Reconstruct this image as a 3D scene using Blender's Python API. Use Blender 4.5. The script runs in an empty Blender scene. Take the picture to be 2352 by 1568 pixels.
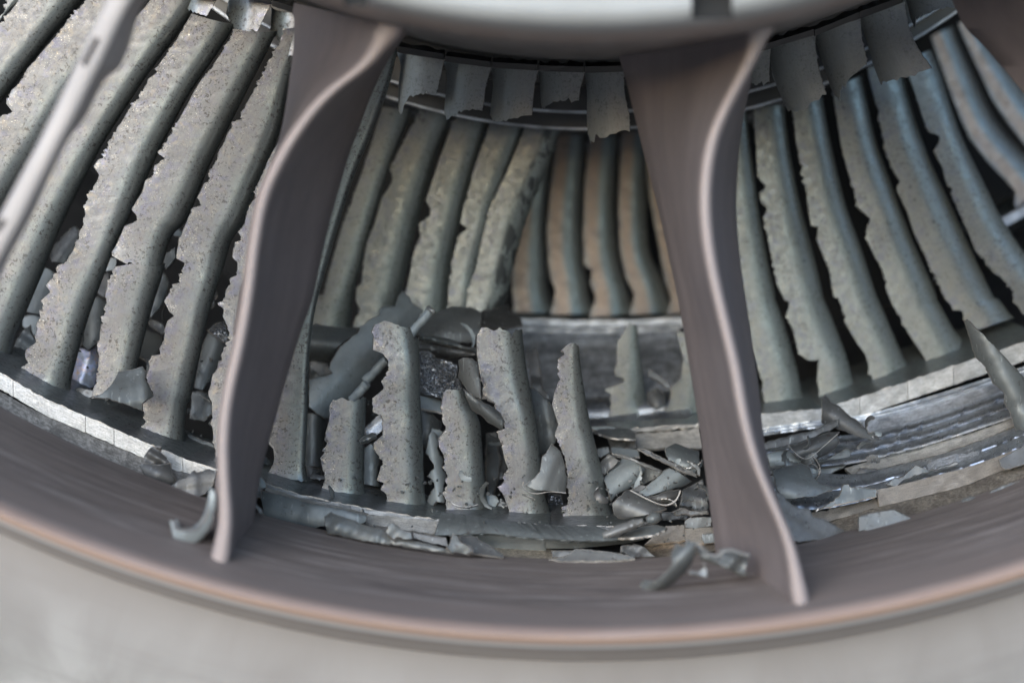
import bpy, bmesh, math, random
import numpy as np
from mathutils import Vector
from mathutils.geometry import delaunay_2d_cdt

scn = bpy.context.scene
COL = scn.collection
# ---------------------------------------------------------------- camera, sky, sun, exposure
K = 0.585 / 2352.0            # metres per plan unit at one metre
PX, PY = 1350.0, 784.0        # where the engine axis direction meets the picture
AXZ = 2184.0 * K              # height of the engine axis above the lens

cam_d = bpy.data.cameras.new('camera')
cam = bpy.data.objects.new('camera', cam_d); COL.objects.link(cam)
cam.location = (0, 0, 0); cam.rotation_euler = (math.radians(90), 0, 0)
cam_d.sensor_width = 36.0; cam_d.lens = 36.0 / 0.585
cam_d.shift_x = -(PX - 1176.0) / 2352.0
cam_d.clip_start = 0.02; cam_d.clip_end = 500
cam_d.dof.use_dof = True; cam_d.dof.focus_distance = 1.012; cam_d.dof.aperture_fstop = 3.2
scn.camera = cam

SUN_EL, SUN_AZ = math.radians(21), math.radians(-24)      # azimuth measured from behind the lens, towards the left
world = bpy.data.worlds.new('World'); scn.world = world; world.use_nodes = True
wn = world.node_tree.nodes; wl = world.node_tree.links
sky = wn.new('ShaderNodeTexSky'); sky.sky_type = 'NISHITA'; sky.sun_disc = False
sky.sun_elevation = SUN_EL; sky.sun_rotation = math.radians(180 + 24); sky.air_density = 1.0; sky.dust_density = 0.8; sky.ozone_density = 2.0
wl.new(sky.outputs[0], wn['Background'].inputs[0]); wn['Background'].inputs[1].default_value = 0.15
sun_d = bpy.data.lights.new('sun', 'SUN'); sun_d.energy = 1.1; sun_d.angle = math.radians(60); sun_d.color = (.80, .90, 1)
sun = bpy.data.objects.new('sun', sun_d); COL.objects.link(sun)
sdir = Vector((-math.sin(-SUN_AZ) * math.cos(SUN_EL), -math.cos(SUN_AZ) * math.cos(SUN_EL), math.sin(SUN_EL)))
sun.rotation_euler = sdir.to_track_quat('Z', 'Y').to_euler()
scn.view_settings.view_transform = 'Standard'; scn.view_settings.look = 'None'
scn.view_settings.exposure = 1.48; scn.view_settings.gamma = 1.0
scn.render.engine = 'CYCLES'
scn.cycles.max_bounces = 6; scn.cycles.use_denoising = True

# ---------------------------------------------------------------- plan coordinates
FR = {'0': (0, 0, 1), '1': (0, 0, .3295), '2': (574.2, 0, .4394), '3': (1378.1, 0, .4395), '4': (0, 459.4, .5127),
      '5': (574.2, 631.6, .40296), '6': (1033.6, 631.6, .40272), '7': (1665.2, 574.2, .4394),
      'A': (574.2, 1091, .29296), 'B': (1205.9, 947.5, .2746), 'C': (1665.2, 861.3, .29299), 'D': (2009.8, 0, .32971),
      'E': (287.1, 976.2, .21969), 'F': (0, 516.8, .27461), 'G': (689.1, 660.4, .21973)}
def T(*segs):
    """Plan points from 'frame: x,y x,y ...' strings."""
    out = []
    for s in segs:
        f, body = s.split(':')
        x0, y0, sc = FR[f.strip()]
        for p in body.split():
            a, b = p.split(',')
            out.append((x0 + float(a) * sc, y0 + float(b) * sc))
    return np.array(out)
def P3(xy, Y):
    xy = np.asarray(xy, float); Y = np.broadcast_to(np.asarray(Y, float), xy.shape[:-1])
    return np.stack([(xy[..., 0] - PX) * K * Y, Y, (PY - xy[..., 1]) * K * Y], -1)
def Rof(y, Y):                # radius about the engine axis of a surface whose lowest point sits at plan height y, depth Y
    return AXZ + (y - PY) * K * Y
def resample(pl, n):
    pl = np.asarray(pl, float); d = np.r_[0, np.cumsum(np.hypot(*np.diff(pl, axis=0).T))]
    t = np.linspace(0, d[-1], n)
    return np.stack([np.interp(t, d, pl[:, 0]), np.interp(t, d, pl[:, 1])], -1)
def smooth_line(pl, n, it=2):
    pl = np.asarray(pl, float)
    for _ in range(it):       # corner cutting
        q = [pl[0]]
        for a, b in zip(pl[:-1], pl[1:]):
            q += [a * .75 + b * .25, a * .25 + b * .75]
        q.append(pl[-1]); pl = np.array(q)
    return resample(pl, n)
def fractal(pl, step, amp, rng, closed=True):
    """Ragged outline: split long edges and push the new points sideways."""
    pts = [tuple(p) for p in pl]; out = []; n = len(pts)
    for i in range(n if closed else n - 1):
        a = np.array(pts[i]); b = np.array(pts[(i + 1) % n]); L = np.hypot(*(b - a))
        k = max(1, int(L / step)); nr = np.array([-(b - a)[1], (b - a)[0]]) / max(L, 1e-6)
        out.append(a)
        w = 0
        for j in range(1, k):
            w = .45 * w + rng.normal(0, amp) * .8
            out.append(a + (b - a) * ((j + rng.uniform(-.25, .25)) / k) + nr * w)
    if not closed: out.append(np.array(pts[-1]))
    return np.array(out)

# ---------------------------------------------------------------- object helpers
def link(name, me, parent=None):
    o = bpy.data.objects.new(name, me); COL.objects.link(o)
    if parent is not None: o.parent = parent
    return o
def tag(o, label, cat=None, group=None, kind=None):
    if label: o['label'] = label
    if cat: o['category'] = cat
    if group: o['group'] = group
    if kind: o['kind'] = kind
    return o
def thing(name, label, cat, group=None):
    return tag(link(name, None), label, cat, group)
def mesh_obj(name, verts, faces, mats, parent=None, uv=None, fmat=None, smooth=True, sharp=40):
    me = bpy.data.meshes.new(name)
    me.from_pydata([tuple(v) for v in verts], [], [tuple(f) for f in faces])
    for m in (mats if isinstance(mats, (list, tuple)) else [mats]): me.materials.append(m)
    if fmat is not None: me.polygons.foreach_set('material_index', np.asarray(fmat, np.int32))
    if uv is not None:
        l = me.uv_layers.new(name='UVMap'); idx = np.empty(len(me.loops), np.int32); me.loops.foreach_get('vertex_index', idx)
        l.data.foreach_set('uv', np.asarray(uv, np.float32)[idx].ravel())
    if smooth:
        me.polygons.foreach_set('use_smooth', np.ones(len(me.polygons), bool))
        me.set_sharp_from_angle(angle=math.radians(sharp))
    me.update()
    bm = bmesh.new(); bm.from_mesh(me); bmesh.ops.recalc_face_normals(bm, faces=bm.faces); bm.to_mesh(me); bm.free()
    return link(name, me, parent)
def origin_to(o, p):
    """Move a thing's origin to its base without moving its geometry (children move their meshes too)."""
    p = Vector(p)
    for q in [o] + list(o.children_recursive):
        if q.type == 'MESH': q.data.transform(__import__('mathutils').Matrix.Translation(-p))
    o.location = p
# ---------------------------------------------------------------- materials
class NT:
    def __init__(s, name):
        s.m = bpy.data.materials.new(name); s.m.use_nodes = True
        s.t = s.m.node_tree; s.n = s.t.nodes; s.b = s.n['Principled BSDF']
    def new(s, typ, **kw):
        n = s.n.new(typ)
        for k, v in kw.items(): setattr(n, k, v)
        return n
    def ln(s, a, b): s.t.links.new(a, b)
    def coord(s, kind='Object', scale=(1, 1, 1), rnd=True):
        c = s.new('ShaderNodeTexCoord'); mp = s.new('ShaderNodeMapping'); mp.inputs['Scale'].default_value = scale
        s.ln(c.outputs[kind], mp.inputs[0])
        if rnd and kind == 'Object':
            oi = s.new('ShaderNodeObjectInfo'); mu = s.new('ShaderNodeMath', operation='MULTIPLY'); mu.inputs[1].default_value = 37.0
            s.ln(oi.outputs['Random'], mu.inputs[0]); s.ln(mu.outputs[0], mp.inputs['Location'])
        return mp.outputs[0]
    def noise(s, co, scale, detail=3, rough=.55, dist=0):
        n = s.new('ShaderNodeTexNoise'); n.inputs['Scale'].default_value = scale; n.inputs['Detail'].default_value = detail
        n.inputs['Roughness'].default_value = rough; n.inputs['Distortion'].default_value = dist
        s.ln(co, n.inputs['Vector']); return n.outputs[0]
    def ramp(s, f, pts, interp='LINEAR'):
        r = s.new('ShaderNodeValToRGB'); r.color_ramp.interpolation = interp; e = r.color_ramp.elements
        while len(e) < len(pts): e.new(.5)
        for q, (p, c) in zip(e, pts):
            q.position = p; q.color = (c, c, c, 1) if not isinstance(c, (tuple, list)) else (*c, 1)
        s.ln(f, r.inputs[0]); return r.outputs[0]
    def mix(s, f, a, b, blend='MIX'):
        m = s.new('ShaderNodeMix', data_type='RGBA', blend_type=blend)
        for sock, v in ((m.inputs[0], f), (m.inputs[6], a), (m.inputs[7], b)):
            if hasattr(v, 'is_linked'): s.ln(v, sock)
            elif isinstance(v, (int, float)): sock.default_value = v
            else: sock.default_value = (*v, 1)
        return m.outputs[2]
    def math(s, op, a, b=None):
        m = s.new('ShaderNodeMath', operation=op)
        for sock, v in ((m.inputs[0], a), (m.inputs[1], b)):
            if v is None: continue
            if hasattr(v, 'is_linked'): s.ln(v, sock)
            else: sock.default_value = v
        return m.outputs[0]
    def bump(s, h, strength=.3, dist=.0006):
        b = s.new('ShaderNodeBump'); b.inputs['Strength'].default_value = strength; b.inputs['Distance'].default_value = dist
        s.ln(h, b.inputs['Height']); s.ln(b.outputs[0], s.b.inputs['Normal'])
    def set(s, **kw):
        for k, v in kw.items():
            k = k.replace('_', ' ')
            if hasattr(v, 'is_linked'): s.ln(v, s.b.inputs[k])
            else: s.b.inputs[k].default_value = (*v, 1) if isinstance(v, (tuple, list)) else v
        return s.m
    def uvx(s, axis=0):
        c = s.new('ShaderNodeTexCoord'); x = s.new('ShaderNodeSeparateXYZ'); s.ln(c.outputs['UV'], x.inputs[0]); return x.outputs[axis]
    def rnd(s):
        return s.new('ShaderNodeObjectInfo').outputs['Random']

def blade_mat(name, brown, green, speck=1.0, stain=0, tint=None, sparkle=1.0, metal=.55, rough=.36):
    n = NT(name); co = n.coord('Object'); u = n.uvx(0)
    wob = n.math('ADD', u, n.math('MULTIPLY', n.math('SUBTRACT', n.noise(co, 45, 3), .5), .14 if tint else .5))
    if tint: col = n.ramp(wob, tint)
    else: col = n.mix(n.ramp(wob, [(.38, 0), (.68, 1)]), brown, green)
    big = n.noise(co, 22, 4, .6)
    col = n.mix(n.math('MULTIPLY', n.ramp(big, [(.3, 0), (.75, 1)]), .45), col, tuple(c * .62 for c in brown))
    # plum-blue heat patches towards the ragged edge
    edge = n.ramp(u, [(0, 1), (.62, .12), (.8, .03)])
    pat = n.math('MULTIPLY', n.ramp(n.noise(co, 160, 3, .6, .6), [(.5, 0), (.64, 1)]), edge)
    col = n.mix(n.math('MULTIPLY', pat, .7 * speck), col, (.125, .125, .185))
    pat2 = n.math('MULTIPLY', n.ramp(n.noise(n.coord('Object', (1.1, 1, .9)), 210, 3, .6, .6), [(.57, 0), (.66, 1)]), edge)
    col = n.mix(n.math('MULTIPLY', pat2, .32 * speck), col, (.30, .235, .155))
    # dark pits and streaks
    pit = n.ramp(n.noise(co, 620, 2, .55, .8), [(.565, 0), (.63, 1)])
    gate = n.ramp(n.noise(co, 60, 2), [(.34, .15), (.57, 1)])
    col = n.mix(n.math('MULTIPLY', n.math('MULTIPLY', pit, gate), .85 * speck), col, (.045, .038, .035))
    fine = n.ramp(n.noise(co, 1500, 2, .5), [(.58, 0), (.70, 1)])
    col = n.mix(n.math('MULTIPLY', fine, .22 * speck), col, (.05, .045, .045))
    if stain:
        col = n.mix(n.math("MULTIPLY", n.ramp(n.noise(n.coord("Object", (1, 1, .45)), 130, 3, .6, .4), [(.47, 0), (.53, 1)]), n.ramp(u, [(.5, 0), (.62, 1), (.97, 1), (1, .3)])), col, (.065, .07, .07))
    # bare-metal flecks
    fl = n.math('MULTIPLY', n.ramp(n.noise(co, 1900, 1, .5), [(.675, 0), (.71, 1)]), n.ramp(u, [(0, 1), (.45, .3), (.7, .05)]))
    fl = n.math('MULTIPLY', n.math('MULTIPLY', fl, n.ramp(n.noise(co, 90, 2), [(.38, .1), (.6, 1)])), sparkle)
    col = n.mix(fl, col, (.72, .66, .58))
    hgt = n.math('ADD', n.noise(co, 420, 4, .6), n.math('MULTIPLY', n.noise(co, 1700, 2), .45))
    rub = n.ramp(n.noise(n.coord('UV', (26, 2.2, 1)), 1, 5, .6, .5), [(.50, 0), (.70, 1)])
    col = n.mix(n.math('MULTIPLY', rub, .14), col, tuple(min(1, c * 1.55) for c in green))
    n.bump(hgt, .16, .0005)
    return n.set(Base_Color=col, Metallic=n.math('ADD', n.math('MULTIPLY', fl, .4), metal), Roughness=n.ramp(n.noise(co, 240, 3), [(.3, rough - .1), (.7, rough + .12)]))
M = {}
M['blade'] = blade_mat('blade_metal', (.168, .165, .168), (.18, .2, .196))
M['blade_mid'] = blade_mat('blade_metal_second_row', (.225, .226, .21), (.238, .272, .263), speck=.75, sparkle=.7)
M['blade_stained'] = blade_mat('blade_metal_stained', (.225, .226, .21), (.236, .268, .258), speck=.75, sparkle=.7, stain=.85)
M['blade_far'] = blade_mat('blade_metal_heat_tinted', (.22, .2, .18), (.2, .22, .22), speck=.35, sparkle=.25,
                           tint=[(.0, (.2, .2, .195)), (.16, (.30, .225, .18)), (.38, (.275, .215, .178)), (.52, (.175, .225, .245)), (.74, (.24, .275, .275)), (1, (.27, .28, .275))])
M['stub'] = blade_mat('blade_metal_root', (.30, .30, .292), (.295, .312, .312), speck=.4, sparkle=.15, metal=.12, rough=.58)

def frag_mat(name, base, alt, metal=.3, rough=.46, speck=.85, scr=.6):
    n = NT(name); co = n.coord('Object'); r = n.rnd()
    col = n.mix(r, base, alt)
    col = n.mix(n.math('MULTIPLY', n.ramp(n.noise(co, 40, 4, .6), [(.35, 0), (.7, 1)]), .7), col, tuple(c * .5 for c in base))
    pit = n.math('MULTIPLY', n.ramp(n.noise(co, 480, 2, .5, .9), [(.62, 0), (.68, 1)]), n.ramp(n.noise(co, 70, 2), [(.4, 0), (.6, 1)]))
    col = n.mix(n.math('MULTIPLY', pit, speck), col, (.05, .042, .04))
    sm = n.ramp(n.noise(n.coord('Object', (1, 1, .12)), 420, 3, .6, .3), [(.62, 0), (.72, 1)])
    col = n.mix(n.math('MULTIPLY', sm, scr), col, (.34, .36, .36))
    n.bump(n.math('ADD', n.noise(co, 150, 4, .65), n.math('MULTIPLY', n.noise(co, 1000, 3), .3)), .35, .0005)
    return n.set(Base_Color=col, Metallic=metal, Roughness=n.ramp(n.noise(co, 150, 3), [(.3, rough - .1), (.7, rough + .14)]))
M['frag'] = frag_mat('torn_sheet_metal', (.145, .15, .148), (.128, .142, .144))
M['frag_blue'] = frag_mat('blue_grey_sheet_metal', (.29, .32, .33), (.255, .283, .292), rough=.5, speck=.4, metal=.1)
M['frag_dark'] = frag_mat('sooty_sheet_metal', (.075, .074, .073), (.115, .117, .117), rough=.45)
M['frag_pale'] = frag_mat('pale_sheet_metal', (.19, .188, .183), (.165, .172, .172), rough=.42, scr=.5)

def scraped(name, base, dark, streak=(1, 60), metal=.55, rough=.36, amt=.6):
    """Bare rubbed metal, scored along the ring (UV x)."""
    n = NT(name); co = n.coord('UV', (streak[0], streak[1], 1)); ob = n.coord('Object')
    s1 = n.noise(co, 4, 6, .65); s2 = n.noise(n.coord('UV', (streak[0] * 7, streak[1] * .5, 1)), 5, 4, .7, .4)
    col = n.mix(n.math('MULTIPLY', n.ramp(s1, [(.38, 0), (.66, 1)]), amt), base, dark)
    col = n.mix(n.math('MULTIPLY', n.ramp(s2, [(.50, 0), (.66, 1)]), amt * .9), col, dark)
    blot = n.ramp(n.noise(ob, 55, 4, .65, .5), [(.45, 0), (.62, 1)])
    col = n.mix(n.math('MULTIPLY', blot, amt * .7), col, tuple(c * .8 for c in dark))
    n.bump(n.math('ADD', s1, n.math('MULTIPLY', n.noise(ob, 700, 3), .35)), .3, .0005)
    return n.set(Base_Color=col, Metallic=metal, Roughness=n.ramp(s2, [(.3, rough), (.7, rough + .22)]))
M['bright'] = scraped('scraped_bright_metal', (.62, .595, .555), (.24, .23, .215), amt=.7, streak=(2.5, 9))
M['steel'] = scraped('scuffed_steel', (.84, .87, .92), (.16, .17, .19), amt=.75, streak=(2, 9), metal=.7)
M['lip'] = scraped('scraped_lip_metal', (.36, .355, .345), (.15, .147, .142), amt=.75, streak=(2, 11), metal=.75)
M['steel_dark'] = scraped('streaked_dark_steel', (.62, .65, .70), (.13, .135, .145), amt=.42, streak=(.5, 6), metal=.9, rough=.22)
M['gold'] = scraped('straw_tinted_metal', (.80, .72, .62), (.36, .31, .27), amt=.55, streak=(3, 12), metal=.85, rough=.3)
M['goldscr'] = scraped('scored_straw_metal', (.76, .67, .56), (.2, .17, .15), amt=.8, streak=(8, 12), rough=.3, metal=.85)
M['dullband'] = scraped('scored_grey_metal', (.54, .52, .49), (.17, .16, .15), amt=.95, streak=(7, 10))
M['torn'] = scraped('torn_edge_metal', (.44, .42, .40), (.2, .19, .18), amt=.65, metal=.8, rough=.4)
n = NT('dark_case_metal'); co = n.coord('Object'); M['case'] = n.set(Base_Color=n.mix(n.noise(co, 30, 4), (.045, .045, .047), (.12, .116, .112)), Metallic=.6, Roughness=.45)
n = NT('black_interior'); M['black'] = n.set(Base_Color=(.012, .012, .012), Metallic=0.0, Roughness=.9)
# oxidised exhaust frame
def frame_mat(name, a, b, pale, ring=False):
    n = NT(name); ob = n.coord('Object')
    col = n.mix(n.ramp(n.noise(ob, 9, 5, .6), [(.3, 0), (.7, 1)]), a, b)
    if ring:
        st = n.noise(n.coord('UV', (9, 130, 1)), 1, 6, .65, .3); u = n.uvx(1)
        col = n.mix(n.math('MULTIPLY', n.ramp(st, [(.42, 0), (.66, 1)]), .75), col, tuple(c * 1.75 for c in b))
        st2 = n.noise(n.coord('UV', (12, 34, 1)), 1, 5, .6, .3)
        col = n.mix(n.math('MULTIPLY', n.ramp(st2, [(.52, 0), (.66, 1)]), .5), col, (.32, .28, .262))
        col = n.mix(n.math('MULTIPLY', n.ramp(n.noise(n.coord('UV', (16, 20, 1)), 1, 5, .65, .6), [(.52, 0), (.66, 1)]), .5), col, (.075, .062, .06))
        col = n.mix(n.ramp(u, [(.50, 0), (.62, 1), (.70, .2)]), col, n.mix(st2, (.19, .145, .125), (.12, .1, .092)))
        col = n.mix(n.ramp(u, [(.665, 0), (.72, .45), (.75, .8), (.77, .9), (.785, .05)]), col, (.52, .355, .28))
        col = n.mix(n.ramp(u, [(.778, 0), (.79, 1), (.805, 1), (.83, .1)]), col, (.56, .545, .54))
        col = n.mix(n.ramp(u, [(.83, 0), (.88, 1)]), col, (.30, .265, .245))
    else:
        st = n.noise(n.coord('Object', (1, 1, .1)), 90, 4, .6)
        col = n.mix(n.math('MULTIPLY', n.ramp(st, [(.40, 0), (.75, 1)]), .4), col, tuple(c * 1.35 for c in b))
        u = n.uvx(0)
        col = n.mix(n.ramp(u, [(.0, 0), (.385, 0), (.44, 1), (.56, 1), (.615, 0)]), col, pale)  # paler near edge: light catching the edge, painted into the colour
    n.bump(n.math('ADD', n.noise(ob, 160, 4), n.math('MULTIPLY', n.noise(ob, 30, 3), .8)), .25, .0008)
    return n.set(Base_Color=col, Metallic=.12, Roughness=n.ramp(n.noise(ob, 25, 4), [(.3, .5), (.7, .72)]))
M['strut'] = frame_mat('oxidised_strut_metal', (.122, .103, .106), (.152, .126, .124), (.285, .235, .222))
M['strut_pale'] = frame_mat('pale_strut_metal', (.27, .25, .243), (.31, .28, .268), (.34, .305, .285))  # paler copy for the slotted strut, its lit look put into the colour
M['ring'] = frame_mat('oxidised_ring_metal', (.080, .066, .060), (.128, .104, .094), None, ring=True)
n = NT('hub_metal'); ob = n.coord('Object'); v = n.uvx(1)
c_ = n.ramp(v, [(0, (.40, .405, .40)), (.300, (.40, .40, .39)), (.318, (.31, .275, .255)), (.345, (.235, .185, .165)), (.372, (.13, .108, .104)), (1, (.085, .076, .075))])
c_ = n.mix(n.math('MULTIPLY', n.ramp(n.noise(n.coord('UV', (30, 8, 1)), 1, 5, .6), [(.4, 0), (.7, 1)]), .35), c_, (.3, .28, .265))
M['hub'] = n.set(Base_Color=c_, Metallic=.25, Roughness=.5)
# crushed honeycomb
n = NT('crushed_honeycomb'); ob = n.coord('Object'); vo = n.new('ShaderNodeTexVoronoi', feature='DISTANCE_TO_EDGE'); vo.inputs['Scale'].default_value = 430
n.ln(n.coord('Object', (1, 1, 1.6)), vo.inputs['Vector']); n.bump(n.math('ADD', n.ramp(vo.outputs[0], [(0, 1), (.25, 0)]), n.math('MULTIPLY', n.noise(ob, 250, 3), .8)), 1.0, .0016)
M['comb'] = n.set(Base_Color=n.mix(n.ramp(vo.outputs[0], [(0, 1), (.15, 0)]), (.2, .21, .23), (.8, .81, .83)), Metallic=.75, Roughness=.27)
# pearl-sheened plate
n = NT('pearl_heat_tint'); ob = n.coord('Object'); f = n.noise(ob, 130, 3, .6, 1.2)
c_ = n.ramp(f, [(.3, (.24, .24, .25)), (.44, (.3, .32, .36)), (.5, (.34, .40, .62)), (.54, (.55, .4, .24)), (.58, (.30, .32, .52)), (.66, (.26, .27, .28))])
n.bump(n.noise(ob, 300, 3), .4, .0006); M['pearl'] = n.set(Base_Color=c_, Metallic=.5, Roughness=.36)
n = NT('concrete'); ob = n.coord('Object', rnd=False)
c_ = n.mix(n.ramp(n.noise(ob, 2.6, 5, .6, .4), [(.38, 0), (.6, 1)]), (.27, .228, .182), (.41, .352, .288))
c_ = n.mix(n.math('MULTIPLY', n.ramp(n.noise(ob, 6, 4), [(.5, 0), (.7, 1)]), .4), c_, (.56, .49, .41)); n.bump(n.noise(ob, 60, 4), .3, .004)
M['concrete'] = n.set(Base_Color=c_, Roughness=.85)

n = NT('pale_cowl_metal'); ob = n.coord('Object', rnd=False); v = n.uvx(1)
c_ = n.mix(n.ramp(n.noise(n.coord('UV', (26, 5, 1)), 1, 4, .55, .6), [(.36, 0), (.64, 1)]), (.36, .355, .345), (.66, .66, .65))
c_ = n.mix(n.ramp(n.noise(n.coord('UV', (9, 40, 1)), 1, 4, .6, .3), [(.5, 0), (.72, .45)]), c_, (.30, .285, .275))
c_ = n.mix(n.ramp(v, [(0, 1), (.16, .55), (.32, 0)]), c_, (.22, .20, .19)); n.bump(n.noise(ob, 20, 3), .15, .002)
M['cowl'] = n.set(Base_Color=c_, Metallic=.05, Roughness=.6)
# ---------------------------------------------------------------- shape builders
def seeded(s): return np.random.default_rng(s)
def wn1(x, seed, scale):
    r = seeded(seed).normal(0, 1, 4096); q = np.asarray(x) / scale + 1000; i = np.floor(q).astype(int); f = q - i; f = f * f * (3 - 2 * f)
    return r[i % 4096] * (1 - f) + r[(i + 1) % 4096] * f
def airfoil(name, L, R, Y, mat, parent, top=None, bot=None, seed=0, jag=1.9, jag_top=2.6, step=1.9, ns=22, round_from=.45,
            depth=.6, th=.0012, mirror=False, flare=0, flare_top=0, jr=0.0, bend=0.0, trim=None, dent=.00008):
    """A cambered blade: the thin ragged edge runs along L, the rounded leading edge along R, its back face closed behind it."""
    L = np.asarray(L, float); R = np.asarray(R, float)
    ax = (L[-1] + R[-1]) / 2 - (L[0] + R[0]) / 2; ax /= np.hypot(*ax); pr = np.array([-ax[1], ax[0]])
    if pr[0] < 0: pr = -pr
    def prep(Q):
        v = np.maximum.accumulate(Q @ ax + np.arange(len(Q)) * 1e-4); return v, Q @ pr
    lv, lw = prep(L); rv, rw = prep(R)
    rs = smooth_line(np.stack([rv, rw], -1), 160); rv, rw = np.maximum.accumulate(rs[:, 0] + np.arange(160) * 1e-4), rs[:, 1]
    def ext(v, a, b):
        o = np.interp(v, a, b)
        k0 = (b[min(3, len(b) - 1)] - b[0]) / max(a[min(3, len(a) - 1)] - a[0], 1e-3); k1 = (b[-1] - b[-2]) / max(a[-1] - a[-2], 1e-3)
        k1 = np.clip(k1, -.6, .6); k0 = np.clip(k0, -.6, .6)
        return o + np.where(v < a[0], (v - a[0]) * k0, 0) + np.where(v > a[-1], (v - a[-1]) * k1, 0)
    SL = lambda v: ext(v, lv, lw); SR = lambda v: ext(v, rv, rw)
    s = np.sin(np.linspace(0, 1, ns) ** .9 * math.pi / 2); s /= s[-1]; s = np.insert(s, 1, .013); ns = len(s)
    def edge_v(pl, dflt):
        if pl is None: return np.linspace(dflt[0], dflt[1], ns)
        q = np.asarray(pl, float); v = q @ ax; w = q @ pr; sw = (w - SL(v)) / np.maximum(SR(v) - SL(v), 1e-3)
        o = np.argsort(sw); return np.interp(s, sw[o], v[o])
    vt = edge_v(top, (L[0] @ ax, R[0] @ ax)); vb = edge_v(bot, (L[-1] @ ax, R[-1] @ ax))
    n = max(12, int((vb.max() - vt.min()) / step))
    if top is not None:
        vt = vt + wn1(np.arange(ns) * 7.0, seed + 5, 6) * jag_top
    if bot is not None:
        vb = vb + wn1(np.arange(ns) * 7.0, seed + 6, 6) * jag_top
    t = np.linspace(0, 1, n)
    V = vt[None] + t[:, None] * (vb - vt)[None]
    a = SL(V); b = SR(V)
    gv = np.arange(V.min() - 150, V.max() + 150, 2.0); ga = SL(np.clip(gv, lv[0], lv[-1])); kk = np.exp(-.5 * (np.arange(-60, 61) * 2.0 / 32) ** 2); kk /= kk.sum()
    lin = np.polyfit(gv, ga, 1); gs = np.convolve(np.pad(ga - np.polyval(lin, gv), 60, mode='edge'), kk, 'valid') + np.polyval(lin, gv)
    a0 = np.interp(V, gv, gs)                     # the blade's own smooth surface; a is where its edge has been torn to
    jg = np.zeros_like(V); base = V
    sw = .75 + 1.0 * np.clip(wn1(base, seed + 8, 30), -.65, 1.1)          # some stretches are shredded, others nearly clean
    jg = (wn1(base, seed + 1, 6.5) * .7 + np.abs(wn1(base, seed + 2, 3.1)) * .75 - .4) * jag * sw
    a0 = np.minimum(a0, b - 4); wdt = np.maximum(b - a0, 2.0)
    fl = flare * np.exp(-(1 - t) * n * step / 16)[:, None] + flare_top * np.exp(-t * n * step / 22)[:, None]
    S = s[None] if not mirror else (1 - s[::-1])[None]
    fal = (1 - np.clip(S / .35, 0, 1)) if not mirror else np.clip((S - .65) / .35, 0, 1)
    W = a0 + S * wdt + (a - a0) * np.clip(1 - S / .62, 0, 1) + jg * fal * (1 if not mirror else -1) * np.clip(wdt / 12, 0, 1)
    W = np.maximum.accumulate(W, axis=1); SP = np.clip((W - a0) / wdt, 0, 1); WB = W.copy()
    W = W + (S - .5) * 2 * fl
    if jr: W = W + wn1(base, seed + 9, 6) * jr * np.clip((S - .7) / .3, 0, 1)
    xy = V[..., None] * ax + W[..., None] * pr
    q = SP if not mirror else 1 - SP
    rr = np.clip((q - round_from) / (1 - round_from), 0, 1)
    dm = wdt * K * depth
    D = dm * (.16 * q + .62 * (1 - np.sqrt(np.clip(1 - (rr * .985) ** 2, 0, 1)))) + bend * (t[:, None] - .5) ** 2 * 4
    D = D + dent * (wn1(V * .6 + S * 40, seed + 3, 40) + .5 * wn1(V + S * 90, seed + 4, 17)) * (1 - .5 * q) * .5
    D = D - fl * K * .5 * (1 - rr)
    D[:, -1 if mirror else 0] += .0007          # the torn edge is broken back a little
    T_ = th + dm * .34 * np.sin(np.clip(q, 0, 1) * math.pi * .93) ** .8
    F = P3(xy, Y + D)
    # back face: steps in behind the silhouette so that it stays hidden there
    xyb = V[..., None] * ax + (WB + (.5 - S) * .024 * wdt + (S - .5) * 2 * fl)[..., None] * pr
    Bk = P3(xyb, Y + D + T_)
    nv = n * ns
    verts = np.concatenate([F.reshape(-1, 3), Bk.reshape(-1, 3)])
    u = np.broadcast_to(q, (n, ns)); tt = np.broadcast_to(t[:, None], (n, ns)); uv1 = np.stack([u, tt], -1).reshape(-1, 2)
    uv = np.concatenate([uv1, uv1])
    faces = []; fm = []
    I = np.arange(nv).reshape(n, ns)
    for (i0, flip) in ((0, False), (nv, True)):
        A = I[:-1, :-1].ravel() + i0; B = I[:-1, 1:].ravel() + i0; C_ = I[1:, 1:].ravel() + i0; D_ = I[1:, :-1].ravel() + i0
        fs = np.stack([A, B, C_, D_], -1) if flip else np.stack([A, D_, C_, B], -1)
        faces += fs.tolist(); fm += (np.broadcast_to((np.arange(ns - 1) == (ns - 2 if mirror else 0)), (n - 1, ns - 1)).ravel().astype(int)).tolist()
    loop = list(I[0, :]) + list(I[1:, -1]) + list(I[-1, -2::-1]) + list(I[-2:0:-1, 0])
    for i in range(len(loop)):
        p, q_ = int(loop[i]), int(loop[(i + 1) % len(loop)])
        faces.append((p, q_, q_ + nv, p + nv)); fm.append(1)
    return mesh_obj(name, verts, faces, [mat, M['torn']], parent, uv, fm, sharp=50)

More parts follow.
